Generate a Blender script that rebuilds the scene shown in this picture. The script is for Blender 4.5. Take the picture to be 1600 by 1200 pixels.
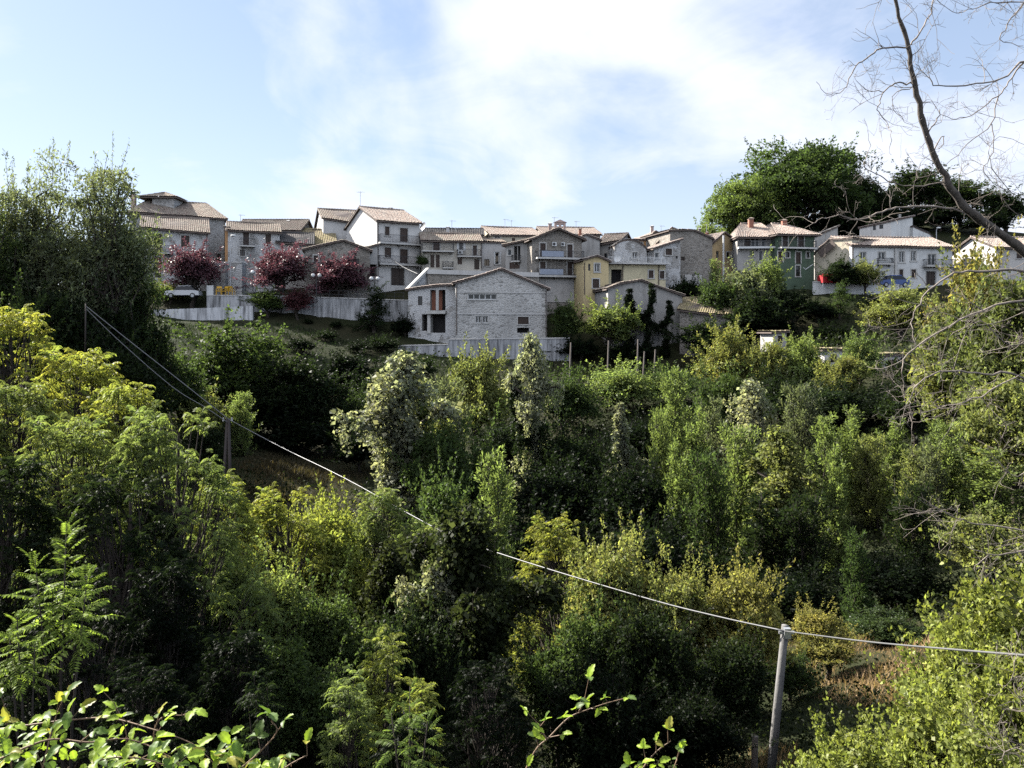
import bpy, math, random
import numpy as np
from mathutils import Vector

# ---------------------------------------------------------------- clear
for o in list(bpy.data.objects):
    bpy.data.objects.remove(o)
scene = bpy.context.scene
col = scene.collection
random.seed(7)
RNG = np.random.default_rng(11)

# ---------------------------------------------------------------- camera
F, CX, HY = 1256.0, 800.0, 520.0          # focal length and horizon of the photograph in its pixels (1600 wide)
cam_d = bpy.data.cameras.new('camera')
cam = bpy.data.objects.new('camera', cam_d)
col.objects.link(cam)
cam.location = (0, 0, 0)
cam.rotation_euler = (math.radians(90), 0, 0)
cam_d.sensor_width = 36
cam_d.lens = 36 * F / 1600
cam_d.shift_y = -80 / 1600
cam_d.clip_start = 0.05
cam_d.clip_end = 6000
scene.camera = cam

# ---------------------------------------------------------------- sun, sky, exposure
SUN_EL, SUN_AZ = math.radians(35), math.radians(-53)     # azimuth from +Y (view direction), negative = left
sx = math.sin(SUN_AZ) * math.cos(SUN_EL)
sy = math.cos(SUN_AZ) * math.cos(SUN_EL)
sz = math.sin(SUN_EL)
sun_d = bpy.data.lights.new('sun', 'SUN')
sun_d.energy = 5.0
sun_d.angle = math.radians(0.53)
sun_d.color = (1.0, 0.95, 0.87)
sun = bpy.data.objects.new('sun', sun_d)
sun.rotation_euler = Vector((sx, sy, sz)).to_track_quat('Z', 'Y').to_euler()
sun.location = (-60, 40, 80)
col.objects.link(sun)

world = bpy.data.worlds.new('World')
scene.world = world
world.use_nodes = True
wn, wl = world.node_tree.nodes, world.node_tree.links
wn.clear()
w_out = wn.new('ShaderNodeOutputWorld')
w_bg = wn.new('ShaderNodeBackground')
w_bg.inputs['Strength'].default_value = 0.05
w_sky = wn.new('ShaderNodeTexSky')
w_sky.sky_type = 'NISHITA'
w_sky.sun_disc = False
w_sky.sun_elevation = SUN_EL
w_sky.sun_rotation = SUN_AZ
w_sky.altitude = 500
w_sky.air_density = 1.0
w_sky.dust_density = 0.6
w_sky.ozone_density = 1.5
w_tc = wn.new('ShaderNodeTexCoord')
w_sep = wn.new('ShaderNodeSeparateXYZ')
wl.new(w_tc.outputs['Generated'], w_sep.inputs[0])


def wmath(op, a, b=None, clamp=False):
    n = wn.new('ShaderNodeMath')
    n.operation = op
    n.use_clamp = clamp
    for i, v in enumerate((a, b)):
        if v is None:
            continue
        if isinstance(v, (int, float)):
            n.inputs[i].default_value = v
        else:
            wl.new(v, n.inputs[i])
    return n.outputs[0]


zden = wmath('ADD', wmath('MAXIMUM', w_sep.outputs['Z'], 0.0), 0.22)
w_comb = wn.new('ShaderNodeCombineXYZ')
wl.new(wmath('DIVIDE', w_sep.outputs['X'], zden), w_comb.inputs[0])
wl.new(wmath('DIVIDE', w_sep.outputs['Y'], zden), w_comb.inputs[1])
w_map = wn.new('ShaderNodeMapping')
w_map.inputs['Location'].default_value = (2.28, 4.36, 0.0)
w_map.inputs['Rotation'].default_value = (0, 0, math.radians(24))
w_map.inputs['Scale'].default_value = (0.8, 0.62, 1.0)
wl.new(w_comb.outputs[0], w_map.inputs[0])
w_n1 = wn.new('ShaderNodeTexNoise')                      # broad veils of cirrus
w_n1.inputs['Scale'].default_value = 0.75
w_n1.inputs['Detail'].default_value = 8
w_n1.inputs['Roughness'].default_value = 0.5
w_n1.inputs['Distortion'].default_value = 0.6
wl.new(w_map.outputs[0], w_n1.inputs['Vector'])
w_n2 = wn.new('ShaderNodeTexNoise')                      # small tufts
w_n2.inputs['Scale'].default_value = 3.2
w_n2.inputs['Detail'].default_value = 10
w_n2.inputs['Roughness'].default_value = 0.62
w_n2.inputs['Distortion'].default_value = 0.9
wl.new(w_map.outputs[0], w_n2.inputs['Vector'])
cl = wmath('ADD', wmath('MULTIPLY', w_n1.outputs['Fac'], 0.84), wmath('MULTIPLY', w_n2.outputs['Fac'], 0.16))
w_mr = wn.new('ShaderNodeMapRange')
w_mr.interpolation_type = 'SMOOTHSTEP'
w_mr.inputs['From Min'].default_value = 0.42
w_mr.inputs['From Max'].default_value = 0.60
w_mr.inputs['To Min'].default_value = 0.0
w_mr.inputs['To Max'].default_value = 0.96
wl.new(cl, w_mr.inputs['Value'])
w_mix = wn.new('ShaderNodeMix')
w_mix.data_type = 'RGBA'
w_mix.inputs['B'].default_value = (7.3, 7.6, 8.5, 1)
w_haze = wmath('MULTIPLY', wmath('POWER', 2.718, wmath('MULTIPLY', wmath('MAXIMUM', w_sep.outputs['Z'], 0.0), -6.5)), 0.72)   # whitening towards the horizon
wl.new(wmath('MAXIMUM', w_mr.outputs[0], w_haze), w_mix.inputs['Factor'])
w_veil = wn.new('ShaderNodeMix')                         # thin even veil that pales the blue
w_veil.data_type = 'RGBA'
w_veil.inputs['Factor'].default_value = 0.42
w_veil.inputs['B'].default_value = (4.6, 5.9, 8.2, 1)
wl.new(w_sky.outputs[0], w_veil.inputs['A'])
wl.new(w_veil.outputs['Result'], w_mix.inputs['A'])
wl.new(w_mix.outputs['Result'], w_bg.inputs['Color'])
wl.new(w_bg.outputs[0], w_out.inputs['Surface'])

scene.view_settings.view_transform = 'Standard'
scene.view_settings.look = 'None'
scene.view_settings.exposure = 1.55
scene.view_settings.gamma = 1.0
scene.view_settings.use_curve_mapping = False
cy = scene.cycles
cy.max_bounces = 2
cy.diffuse_bounces = 0
cy.glossy_bounces = 1
cy.transmission_bounces = 1
cy.transparent_max_bounces = 4
cy.caustics_reflective = False
cy.caustics_refractive = False
cy.use_denoising = False

# ---------------------------------------------------------------- helpers
def P(px, py, D):
    """the point at distance D in front of the viewpoint seen at pixel (px, py) of the 1600 x 1200 photograph"""
    return Vector(((px - CX) / F * D, D, (HY - py) / F * D))


def tag(o, label=None, cat=None, group=None, kind=None):
    if label: o['label'] = label
    if cat: o['category'] = cat
    if group: o['group'] = group
    if kind: o['kind'] = kind
    return o


def empty(name, loc):
    o = bpy.data.objects.new(name, None)
    o.empty_display_size = 0.3
    o.location = loc
    col.objects.link(o)
    return o


def origin_of(o):
    v = Vector((0, 0, 0))
    while o is not None:
        v += o.location
        o = o.parent
    return v


class MB:
    """collects faces in world coordinates and links them as one mesh object"""
    def __init__(s):
        s.v, s.f, s.c = [], [], []

    def add(s, verts, faces, c=None):
        b = len(s.v)
        s.v.extend([tuple(p) for p in verts])
        s.f.extend([tuple(i + b for i in f) for f in faces])
        s.c.extend([c if c is not None else (1, 1, 1)] * len(verts))

    def quad(s, a, b, c, d, colr=None):
        s.add([a, b, c, d], [(0, 1, 2, 3)], colr)

    def hexa(s, p, c=None):
        """p: 4 bottom points and 4 top points"""
        s.add(p, [(3, 2, 1, 0), (4, 5, 6, 7), (0, 1, 5, 4), (1, 2, 6, 5), (2, 3, 7, 6), (3, 0, 4, 7)], c)

    def box(s, c, ax, ay, az, c2=None):
        c, ax, ay, az = Vector(c), Vector(ax), Vector(ay), Vector(az)
        s.hexa([c - ax - ay - az, c + ax - ay - az, c + ax + ay - az, c - ax + ay - az,
                c - ax - ay + az, c + ax - ay + az, c + ax + ay + az, c - ax + ay + az], c2)

    def abox(s, x0, x1, y0, y1, z0, z1):
        s.box(((x0 + x1) / 2, (y0 + y1) / 2, (z0 + z1) / 2), ((x1 - x0) / 2, 0, 0), (0, (y1 - y0) / 2, 0), (0, 0, (z1 - z0) / 2))

    def bar(s, a, b, w, h=None):
        a, b = Vector(a), Vector(b)
        d = (b - a)
        L = d.length
        if L < 1e-6: return
        d /= L
        up = Vector((0, 0, 1)) if abs(d.z) < 0.9 else Vector((0, 1, 0))
        sd = d.cross(up).normalized()
        up = sd.cross(d)
        s.box((a + b) / 2, d * (L / 2), sd * (w / 2), up * ((h or w) / 2))

    def tube(s, pts, rad, n=6, cap=True):
        pts = [Vector(p) for p in pts]
        m = len(pts)
        if not hasattr(rad, '__len__'): rad = [rad] * m
        ring, ref = [], None
        vs = []
        for i, p in enumerate(pts):
            t = (pts[min(i + 1, m - 1)] - pts[max(i - 1, 0)]).normalized()
            if ref is None:
                ref = t.cross(Vector((0, 0, 1)) if abs(t.z) < 0.9 else Vector((0, 1, 0))).normalized()
            ref = (ref - t * ref.dot(t)).normalized()
            bi = t.cross(ref)
            for k in range(n):
                a = 2 * math.pi * k / n
                vs.append(p + (ref * math.cos(a) + bi * math.sin(a)) * rad[i])
        fs = []
        for i in range(m - 1):
            for k in range(n):
                fs.append((i * n + k, i * n + (k + 1) % n, (i + 1) * n + (k + 1) % n, (i + 1) * n + k))
        if cap:
            fs.append(tuple(range(n - 1, -1, -1)))
            fs.append(tuple((m - 1) * n + k for k in range(n)))
        s.add(vs, fs)

    def sphere(s, c, r, nu=10, nv=6, sc=(1, 1, 1)):
        c = Vector(c)
        vs = []
        for j in range(nv + 1):
            th = math.pi * j / nv
            for i in range(nu):
                a = 2 * math.pi * i / nu
                vs.append(c + Vector((math.sin(th) * math.cos(a) * sc[0], math.sin(th) * math.sin(a) * sc[1], math.cos(th) * sc[2])) * r)
        fs = [(j * nu + i, (j + 1) * nu + i, (j + 1) * nu + (i + 1) % nu, j * nu + (i + 1) % nu) for j in range(nv) for i in range(nu)]
        s.add(vs, fs)

    def build(s, name, mat, parent=None, smooth=False, use_col=False, org=None):
        o0 = origin_of(parent) if parent is not None else Vector(org) if org is not None else Vector((0, 0, 0))
        me = bpy.data.meshes.new(name)
        me.from_pydata([(p[0] - o0.x, p[1] - o0.y, p[2] - o0.z) for p in s.v], [], s.f)
        if use_col:
            at = me.color_attributes.new('lc', 'FLOAT_COLOR', 'POINT')
            arr = np.ones((len(s.v), 4), dtype=np.float32)
            arr[:, :3] = np.array(s.c, dtype=np.float32)
            at.data.foreach_set('color', arr.ravel())
        me.materials.append(mat)
        if smooth:
            me.polygons.foreach_set('use_smooth', [True] * len(me.polygons))
        o = bpy.data.objects.new(name, me)
        col.objects.link(o)
        if parent is not None:
            o.parent = parent
        else:
            o.location = o0
        return o


def np_mesh(name, V, Q, C=None, tri=False, smooth=False):
    """fast mesh from numpy: V (n,3), Q (m,k)"""
    k = Q.shape[1]
    me = bpy.data.meshes.new(name)
    me.vertices.add(len(V))
    me.vertices.foreach_set('co', V.astype(np.float32).ravel())
    me.loops.add(Q.size)
    me.loops.foreach_set('vertex_index', Q.astype(np.int32).ravel())
    me.polygons.add(len(Q))
    me.polygons.foreach_set('loop_start', np.arange(0, Q.size, k, dtype=np.int32))
    if smooth:
        me.polygons.foreach_set('use_smooth', np.ones(len(Q), dtype=bool))
    me.update(calc_edges=True)
    if C is not None:
        at = me.color_attributes.new('lc', 'FLOAT_COLOR', 'POINT')
        arr = np.ones((len(V), 4), dtype=np.float32)
        arr[:, :C.shape[1]] = C
        at.data.foreach_set('color', arr.ravel())
    return me


# ---------------------------------------------------------------- materials
class NT:
    def __init__(s, name):
        s.m = bpy.data.materials.new(name)
        s.m.use_nodes = True
        s.n, s.l = s.m.node_tree.nodes, s.m.node_tree.links
        s.b = s.n['Principled BSDF']
        s.out = s.n['Material Output']

    def new(s, t, **kw):
        n = s.n.new(t)
        for k, v in kw.items():
            setattr(n, k, v)
        return n

    def link(s, a, b):
        s.l.new(a, b)

    def coords(s):
        return s.new('ShaderNodeTexCoord').outputs['Object']

    def mapping(s, vec, sc):
        m = s.new('ShaderNodeMapping')
        m.inputs['Scale'].default_value = sc
        s.link(vec, m.inputs[0])
        return m.outputs[0]

    def noise(s, vec, scale, detail=6, rough=0.6, dist=0.0):
        n = s.new('ShaderNodeTexNoise')
        n.inputs['Scale'].default_value = scale
        n.inputs['Detail'].default_value = detail
        n.inputs['Roughness'].default_value = rough
        n.inputs['Distortion'].default_value = dist
        s.link(vec, n.inputs['Vector'])
        return n.outputs['Fac']

    def ramp(s, fac, stops):
        r = s.new('ShaderNodeValToRGB')
        el = r.color_ramp.elements
        while len(el) < len(stops): el.new(0.5)
        for e, (p, c) in zip(el, stops):
            e.position = p
            e.color = (c[0], c[1], c[2], 1) if hasattr(c, '__len__') else (c, c, c, 1)
        s.link(fac, r.inputs[0])
        return r.outputs[0]

    def mix(s, fac, a, b, mode='MIX'):
        m = s.new('ShaderNodeMix', data_type='RGBA', blend_type=mode)
        for key, v in (('Factor', fac), ('A', a), ('B', b)):
            if isinstance(v, (int, float)) and key == 'Factor':
                m.inputs[key].default_value = v
            elif isinstance(v, tuple):
                m.inputs[key].default_value = (v[0], v[1], v[2], 1)
            else:
                s.link(v, m.inputs[key])
        return m.outputs['Result']

    def bump(s, h, strength=0.5, dist=0.02):
        b = s.new('ShaderNodeBump')
        b.inputs['Strength'].default_value = strength
        b.inputs['Distance'].default_value = dist
        s.link(h, b.inputs['Height'])
        s.link(b.outputs[0], s.b.inputs['Normal'])


def plain(name, c, rough=0.6, metal=0.0, var=0.25, scale=2.0):
    t = NT(name)
    n = t.noise(t.coords(), scale, 5)
    lo = tuple(x * (1 - var) for x in c)
    hi = tuple(min(1, x * (1 + var)) for x in c)
    t.link(t.ramp(n, [(0.3, lo), (0.7, hi)]), t.b.inputs['Base Color'])
    t.b.inputs['Roughness'].default_value = rough
    t.b.inputs['Metallic'].default_value = metal
    return t.m


def stucco(name, c, dirt=(0.16, 0.14, 0.12), amount=0.38, patch=None, s0=0.50, s1=0.74):
    c = tuple(min(.82, x * 1.18) for x in c)
    """old plaster: blotches, vertical streaks, spalled patches"""
    t = NT(name)
    co = t.coords()
    n1 = t.noise(co, 0.35, 7, 0.65)
    base = t.mix(t.ramp(n1, [(0.35, 0.0), (0.7, 1.0)]), c, tuple(x * 0.83 for x in c))
    st = t.noise(t.mapping(co, (1.6, 1.6, 0.16)), 1.3, 6, 0.65)
    base = t.mix(t.ramp(st, [(s0, 0.0), (s1, amount)]), base, dirt)
    n3 = t.noise(co, 0.9, 8, 0.6, 0.5)
    base = t.mix(t.ramp(n3, [(0.60, 0.0), (0.65, 0.6)]), base, patch or tuple(x * 0.62 for x in c))
    t.link(base, t.b.inputs['Base Color'])
    t.b.inputs['Roughness'].default_value = 0.95
    t.b.inputs['Specular IOR Level'].default_value = 0.15
    t.bump(t.noise(co, 6, 8, 0.7), 0.5, 0.04)
    return t.m


def stonework(name, c1, c2, mortar, size=0.34, plaster=0.0, pc=(0.45, 0.43, 0.40)):
    """rubble masonry in rough courses, with remains of plaster"""
    t = NT(name)
    co = t.coords()
    ds = t.new('ShaderNodeVectorMath', operation='ADD')
    nn = t.new('ShaderNodeTexNoise')
    nn.inputs['Scale'].default_value = 1.7
    t.link(co, nn.inputs['Vector'])
    sc = t.new('ShaderNodeVectorMath', operation='SCALE')
    sc.inputs['Scale'].default_value = 0.25
    t.link(nn.outputs['Color'], sc.inputs[0])
    t.link(co, ds.inputs[0]); t.link(sc.outputs[0], ds.inputs[1])
    mp = t.mapping(ds.outputs[0], (1 / size, 1 / size, 1.9 / size))
    v = t.new('ShaderNodeTexVoronoi')
    v.inputs['Scale'].default_value = 1
    t.link(mp, v.inputs['Vector'])
    e = t.new('ShaderNodeTexVoronoi', feature='DISTANCE_TO_EDGE')
    e.inputs['Scale'].default_value = 1
    t.link(mp, e.inputs['Vector'])
    sp = t.new('ShaderNodeSeparateColor')
    t.link(v.outputs['Color'], sp.inputs[0])
    stone = t.mix(sp.outputs[0], c1, c2)
    stone = t.mix(t.ramp(sp.outputs[1], [(0.7, 0.0), (0.95, 0.8)]), stone, tuple(x * 0.5 for x in c1))
    ed = t.ramp(e.outputs['Distance'], [(0.04, 1.0), (0.14, 0.0)])
    c = t.mix(ed, stone, mortar)
    big = t.noise(co, 0.3, 6, 0.6)
    c = t.mix(t.ramp(big, [(0.4, 0.0), (0.75, 0.55)]), c, tuple(x * 0.5 for x in c1))
    if plaster > 0:
        pn = t.noise(co, 0.45, 8, 0.62, 0.4)
        th = 0.64 - 0.28 * plaster
        c = t.mix(t.ramp(pn, [(th, 0.0), (th + 0.04, 0.9)]), c, pc)
    t.link(c, t.b.inputs['Base Color'])
    t.b.inputs['Roughness'].default_value = 0.95
    t.b.inputs['Specular IOR Level'].default_value = 0.15
    t.bump(t.ramp(e.outputs['Distance'], [(0.0, 0.0), (0.2, 1.0)]), 0.7, 0.05)
    return t.m


def tiles(name, c, c2, lichen=(0.42, 0.38, 0.30)):
    """clay tiles: each tile carries its own tone (attribute), lichen on top"""
    t = NT(name)
    co = t.coords()
    a = t.new('ShaderNodeAttribute', attribute_name='lc')
    sp = t.new('ShaderNodeSeparateColor')
    t.link(a.outputs['Color'], sp.inputs[0])
    base = t.mix(sp.outputs[0], c, c2)
    base = t.mix(t.ramp(sp.outputs[1], [(0.75, 0.0), (0.9, 0.85)]), base, lichen)
    n = t.noise(co, 0.6, 7, 0.65)
    base = t.mix(t.ramp(n, [(0.42, 0.0), (0.68, 0.55)]), base, lichen)
    n2 = t.noise(co, 2.3, 7, 0.65)
    base = t.mix(t.ramp(n2, [(0.5, 0.0), (0.75, 0.5)]), base, tuple(x * 0.4 for x in c))
    t.link(base, t.b.inputs['Base Color'])
    t.b.inputs['Roughness'].default_value = 0.9
    t.b.inputs['Specular IOR Level'].default_value = 0.2
    t.bump(t.noise(co, 9, 6, 0.7), 0.4, 0.02)
    return t.m


def leafmat(name, trans=0.5, gloss=0.09, rough=0.5, autumn=(1.75, 1.2, 0.7), thru=(1.35, 1.4, 0.8)):
    """leaves: colour = the plant's own colour (object colour), varied leaf by leaf (attribute); light passes through"""
    t = NT(name)
    oi = t.new('ShaderNodeObjectInfo')
    a = t.new('ShaderNodeAttribute', attribute_name='lc')
    sp = t.new('ShaderNodeSeparateColor')
    t.link(a.outputs['Color'], sp.inputs[0])
    v = t.new('ShaderNodeVectorMath', operation='SCALE')
    t.link(oi.outputs['Color'], v.inputs[0])
    t.link(sp.outputs[0], v.inputs['Scale'])
    am = t.new('ShaderNodeMath', operation='MULTIPLY', use_clamp=True)
    t.link(sp.outputs[1], am.inputs[0])
    t.link(oi.outputs['Alpha'], am.inputs[1])
    c = t.mix(am.outputs[0], v.outputs[0], t.mix(1.0, v.outputs[0], autumn, 'MULTIPLY'))
    t.link(c, t.b.inputs['Base Color'])
    t.b.inputs['Roughness'].default_value = rough
    t.b.inputs['Specular IOR Level'].default_value = gloss
    tr = t.new('ShaderNodeBsdfTranslucent')
    tc = t.mix(1.0, c, thru, 'MULTIPLY')
    t.link(tc, tr.inputs['Color'])
    ms = t.new('ShaderNodeMixShader')
    ms.inputs[0].default_value = trans
    t.link(t.b.outputs[0], ms.inputs[1])
    t.link(tr.outputs[0], ms.inputs[2])
    t.link(ms.outputs[0], t.out.inputs['Surface'])
    return t.m


M = {}
M['white'] = stucco('white_plaster', (0.69, 0.66, 0.62))
M['white_clean'] = stucco('white_render', (0.74, 0.71, 0.67), amount=0.25)
M['grey'] = stucco('grey_plaster', (0.44, 0.42, 0.39))
M['palegrey'] = stucco('pale_grey_plaster', (0.58, 0.55, 0.51))
M['cream'] = stucco('cream_plaster', (0.62, 0.55, 0.42))
M['offwhite'] = stucco('off_white_plaster', (0.66, 0.61, 0.52))
M['ochre'] = stucco('ochre_plaster', (0.60, 0.44, 0.24))
M['yellow'] = stucco('yellow_paint', (0.66, 0.53, 0.30), amount=0.2)
M['paleyellow'] = stucco('pale_yellow_paint', (0.68, 0.60, 0.40), amount=0.25)
M['green'] = stucco('green_paint', (0.11, 0.155, 0.105), amount=0.3, patch=(0.085, 0.12, 0.085))
M['orange'] = stucco('orange_plaster', (0.58, 0.33, 0.16))
M['pinkish'] = stucco('pink_plaster', (0.55, 0.40, 0.34))
M['stone'] = stonework('grey_rubble', (0.40, 0.375, 0.34), (0.60, 0.58, 0.55), (0.58, 0.56, 0.53), 0.36)
M['stone_brown'] = stonework('brown_rubble', (0.29, 0.255, 0.215), (0.46, 0.415, 0.36), (0.42, 0.39, 0.345), 0.34)
M['stone_plaster'] = stonework('half_plastered_rubble', (0.38, 0.36, 0.33), (0.56, 0.54, 0.51), (0.50, 0.48, 0.45), 0.34, 0.75, (0.70, 0.69, 0.67))
M['stone_blocks'] = stonework('coursed_stone', (0.55, 0.53, 0.49), (0.70, 0.68, 0.635), (0.72, 0.70, 0.66), 0.42)
M['concrete'] = stucco('weathered_concrete', (0.54, 0.54, 0.54), dirt=(0.05, 0.05, 0.05), amount=0.85, s0=0.40, s1=0.66)
M['whitewash'] = stucco('old_whitewash', (0.68, 0.68, 0.68), dirt=(0.07, 0.07, 0.07), amount=0.8, s0=0.42, s1=0.68)
M['concrete_pale'] = stucco('pale_concrete', (0.62, 0.60, 0.57), amount=0.35)
M['tile'] = tiles('clay_tiles', (0.33, 0.25, 0.20), (0.42, 0.34, 0.28))
M['tile_pink'] = tiles('pink_clay_tiles', (0.42, 0.32, 0.265), (0.47, 0.385, 0.33), (0.45, 0.40, 0.35))
M['tile_moss'] = tiles('mossy_tiles', (0.36, 0.29, 0.18), (0.46, 0.38, 0.24), (0.44, 0.38, 0.18))
M['tile_dark'] = tiles('dark_tiles', (0.10, 0.095, 0.095), (0.15, 0.14, 0.14), (0.16, 0.15, 0.14))
M['eave'] = plain('eave_wood', (0.13, 0.10, 0.085), 0.8)
M['wood'] = plain('brown_shutter_paint', (0.062, 0.038, 0.028), 0.55)
M['wood_dark'] = plain('dark_wood', (0.045, 0.032, 0.026), 0.6)
M['wood_old'] = plain('weathered_wood', (0.20, 0.17, 0.145), 0.85, scale=6)
M['white_paint'] = plain('white_paint', (0.75, 0.75, 0.73), 0.5, var=0.06)
M['trim'] = plain('pale_stone_trim', (0.60, 0.58, 0.54), 0.8, var=0.15)
M['iron'] = plain('dark_iron', (0.05, 0.05, 0.055), 0.5, 0.3)
M['steel'] = plain('galvanised_steel', (0.45, 0.46, 0.47), 0.4, 0.6)
M['brick'] = plain('red_brick', (0.40, 0.17, 0.11), 0.9, scale=5)
M['panel_blue'] = plain('blue_grey_panel', (0.33, 0.37, 0.45), 0.5, var=0.12)
M['red'] = plain('red_tarpaulin', (0.42, 0.015, 0.02), 0.6, var=0.2)
M['yellow_plastic'] = plain('yellow_plastic', (0.75, 0.42, 0.02), 0.4, var=0.05)
M['blue_car'] = plain('blue_car_paint', (0.05, 0.10, 0.30), 0.25, var=0.05)
M['white_car'] = plain('white_car_paint', (0.72, 0.72, 0.72), 0.25, var=0.03)
M['rubber'] = plain('black_rubber', (0.02, 0.02, 0.02), 0.8)
M['globe'] = plain('opal_globe', (0.8, 0.8, 0.78), 0.3, var=0.03)
M['wire'] = plain('pale_cable', (0.14, 0.14, 0.14), 0.45, var=0.08)
M['bark'] = plain('brown_bark', (0.055, 0.043, 0.033), 0.9, var=0.45, scale=4)
M['bark_grey'] = plain('grey_bark', (0.13, 0.11, 0.095), 0.85, var=0.4, scale=9)
_b = NT('rough_bark')
_co = _b.coords()
_n = _b.noise(_b.mapping(_co, (1, 1, .35)), 22, 8, .7)
_b.link(_b.ramp(_n, [(.3, (.05, .042, .036)), (.7, (.17, .145, .12))]), _b.b.inputs['Base Color'])
_b.b.inputs['Roughness'].default_value = .9
_b.bump(_n, .9, .02)
M['bark_grey'] = _b.m
M['pole_grey'] = stucco('weathered_pole', (0.22, 0.215, 0.205), dirt=(.08, .075, .07), amount=.7, s0=.42, s1=.66)
M['twig'] = plain('sunlit_twig', (0.24, 0.20, 0.165), 0.7, var=0.35, scale=14)  # paler than the bark: sunlight on the twigs put into the colour
M['bark_red'] = plain('red_cane', (0.22, 0.14, 0.08), 0.6, var=0.3, scale=20)
_g = NT('window_glass')
_g.b.inputs['Base Color'].default_value = (0.02, 0.022, 0.025, 1)
_g.b.inputs['Roughness'].default_value = 0.05
_g.b.inputs['Specular IOR Level'].default_value = 0.5
M['glass'] = _g.m
M['void'] = plain('dark_interior', (0.022, 0.02, 0.02), 0.9)
M['leaf'] = leafmat('leaf')
M['leaf_shiny'] = leafmat('shiny_leaf', 0.42, 0.22, 0.45)
M['leaf_plum'] = leafmat('purple_leaf', 0.35, 0.35, 0.5, (1.8, 1.4, 1.2), (1.2, 0.9, 0.9))
M['grassblade'] = leafmat('grass_blade', 0.3, 0.2, 0.6, (1.8, 1.4, 1.0))


def ground_mat():
    t = NT('hillside_soil')
    co = t.coords()
    n1 = t.noise(co, 0.12, 8, 0.6)
    n2 = t.noise(co, 1.5, 8, 0.7)
    a = t.mix(t.ramp(n1, [(0.4, 0.0), (0.6, 1.0)]), (0.024, 0.034, 0.013), (0.04, 0.038, 0.02))
    a = t.mix(t.ramp(n2, [(0.35, 0.0), (0.75, 0.8)]), a, (0.03, 0.03, 0.016))
    t.link(a, t.b.inputs['Base Color'])
    t.b.inputs['Roughness'].default_value = 1.0
    t.b.inputs['Specular IOR Level'].default_value = 0.1
    t.bump(n2, 0.8, 0.15)
    return t.m


M['ground'] = ground_mat()
# ================================================================ ground
_ctrl = [
 (-60, -25, 0), (-20, -25, 0), (20, -25, 0), (60, -25, 0),
 (-25, 0, -1.0), (-8, 0, -1.7), (0, 0, -1.7), (8, 0, -1.7), (25, 0, -0.6),
 (-10, 3, -1.85), (0, 3, -1.95), (8, 3, -2.0),
 (-12, 7, -4.6), (-4, 7, -5.2), (0, 7, -5.4), (8, 7, -5.0),
 (-14, 12, -5.6), (-6, 12, -7.2), (0, 12, -7.9), (5, 12, -7.9), (12, 12, -6.6),
 (-18, 17, -5.0), (-8, 17, -7.6), (0, 17, -9.6), (5.5, 17, -8.7), (13, 17, -7.0),
 (-20, 23, -5.0), (-9, 23, -8.6), (0, 23, -10.4), (9.5, 23, -9.3), (18, 23, -7.0),
 (-26, 32, -4.5), (-12, 32, -9.0), (0, 32, -10.8), (12, 32, -10.0), (24, 32, -6.0),
 (-45, 45, 0), (-30, 45, -3.5), (-15, 45, -8.0), (0, 45, -9.6), (15, 45, -8.6), (34, 45, -3.5),
 (-45, 60, 1), (-32, 60, -2.0), (-20, 60, -6.6), (-11, 60, -8.0), (5, 60, -6.2), (25, 60, -4.4), (46, 60, -0.5),
 (-45, 75, 1.5), (-27, 75, -1.6), (-12, 75, -4.6), (5, 75, -4.6), (30, 75, -1.4), (55, 75, 2.0),
 (-45, 88, 2), (-27, 87, 0.3), (-12, 86, -2.2), (5, 86, -3.3), (20, 88, -3.4), (40, 90, 0.5), (62, 88, 4.0),
 (-45, 95, 2.5), (-36, 95, 1.6), (-20, 95, 0.6), (-8, 93, -0.6), (3, 93, -0.6), (14, 94, 0.0), (25, 97, 3.6), (40, 97, 4.6), (60, 97, 6),
 (-45, 102, 5), (-30, 102, 4.7), (-16, 102, 4.7), (-5, 103, 4.0), (6, 103, 4.6), (20, 103, 5.2), (40, 103, 5.4), (60, 104, 7),
 (-50, 125, 7), (-20, 125, 7), (10, 125, 7), (30, 125, 9), (45, 122, 10), (60, 125, 13), (85, 125, 14),
 (-60, 160, 8), (-20, 160, 7), (10, 155, 8), (34, 150, 15), (48, 150, 18), (63, 150, 21), (80, 150, 20.5), (100, 150, 17), (130, 140, 15),
 (-100, 100, 6), (-100, 40, 4), (-100, 0, 3), (100, 100, 8), (100, 40, 3), (100, 0, 3), (-120, 200, 8), (0, 220, 5), (70, 200, 18), (150, 200, 10),
 (-200, 300, 0), (0, 320, 0), (200, 300, 0), (-300, 50, 2), (300, 50, 2),
]
_ct = np.array(_ctrl, dtype=float)


def _tps_fit(c):
    n = len(c)
    d = np.linalg.norm(c[:, None, :2] - c[None, :, :2], axis=2)
    K = np.where(d > 0, d * d * np.log(d + 1e-9), 0) + np.eye(n) * 3.0
    Pm = np.hstack([np.ones((n, 1)), c[:, :2]])
    A = np.zeros((n + 3, n + 3))
    A[:n, :n] = K; A[:n, n:] = Pm; A[n:, :n] = Pm.T
    return np.linalg.solve(A, np.concatenate([c[:, 2], np.zeros(3)]))


_tw = _tps_fit(_ct)


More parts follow.
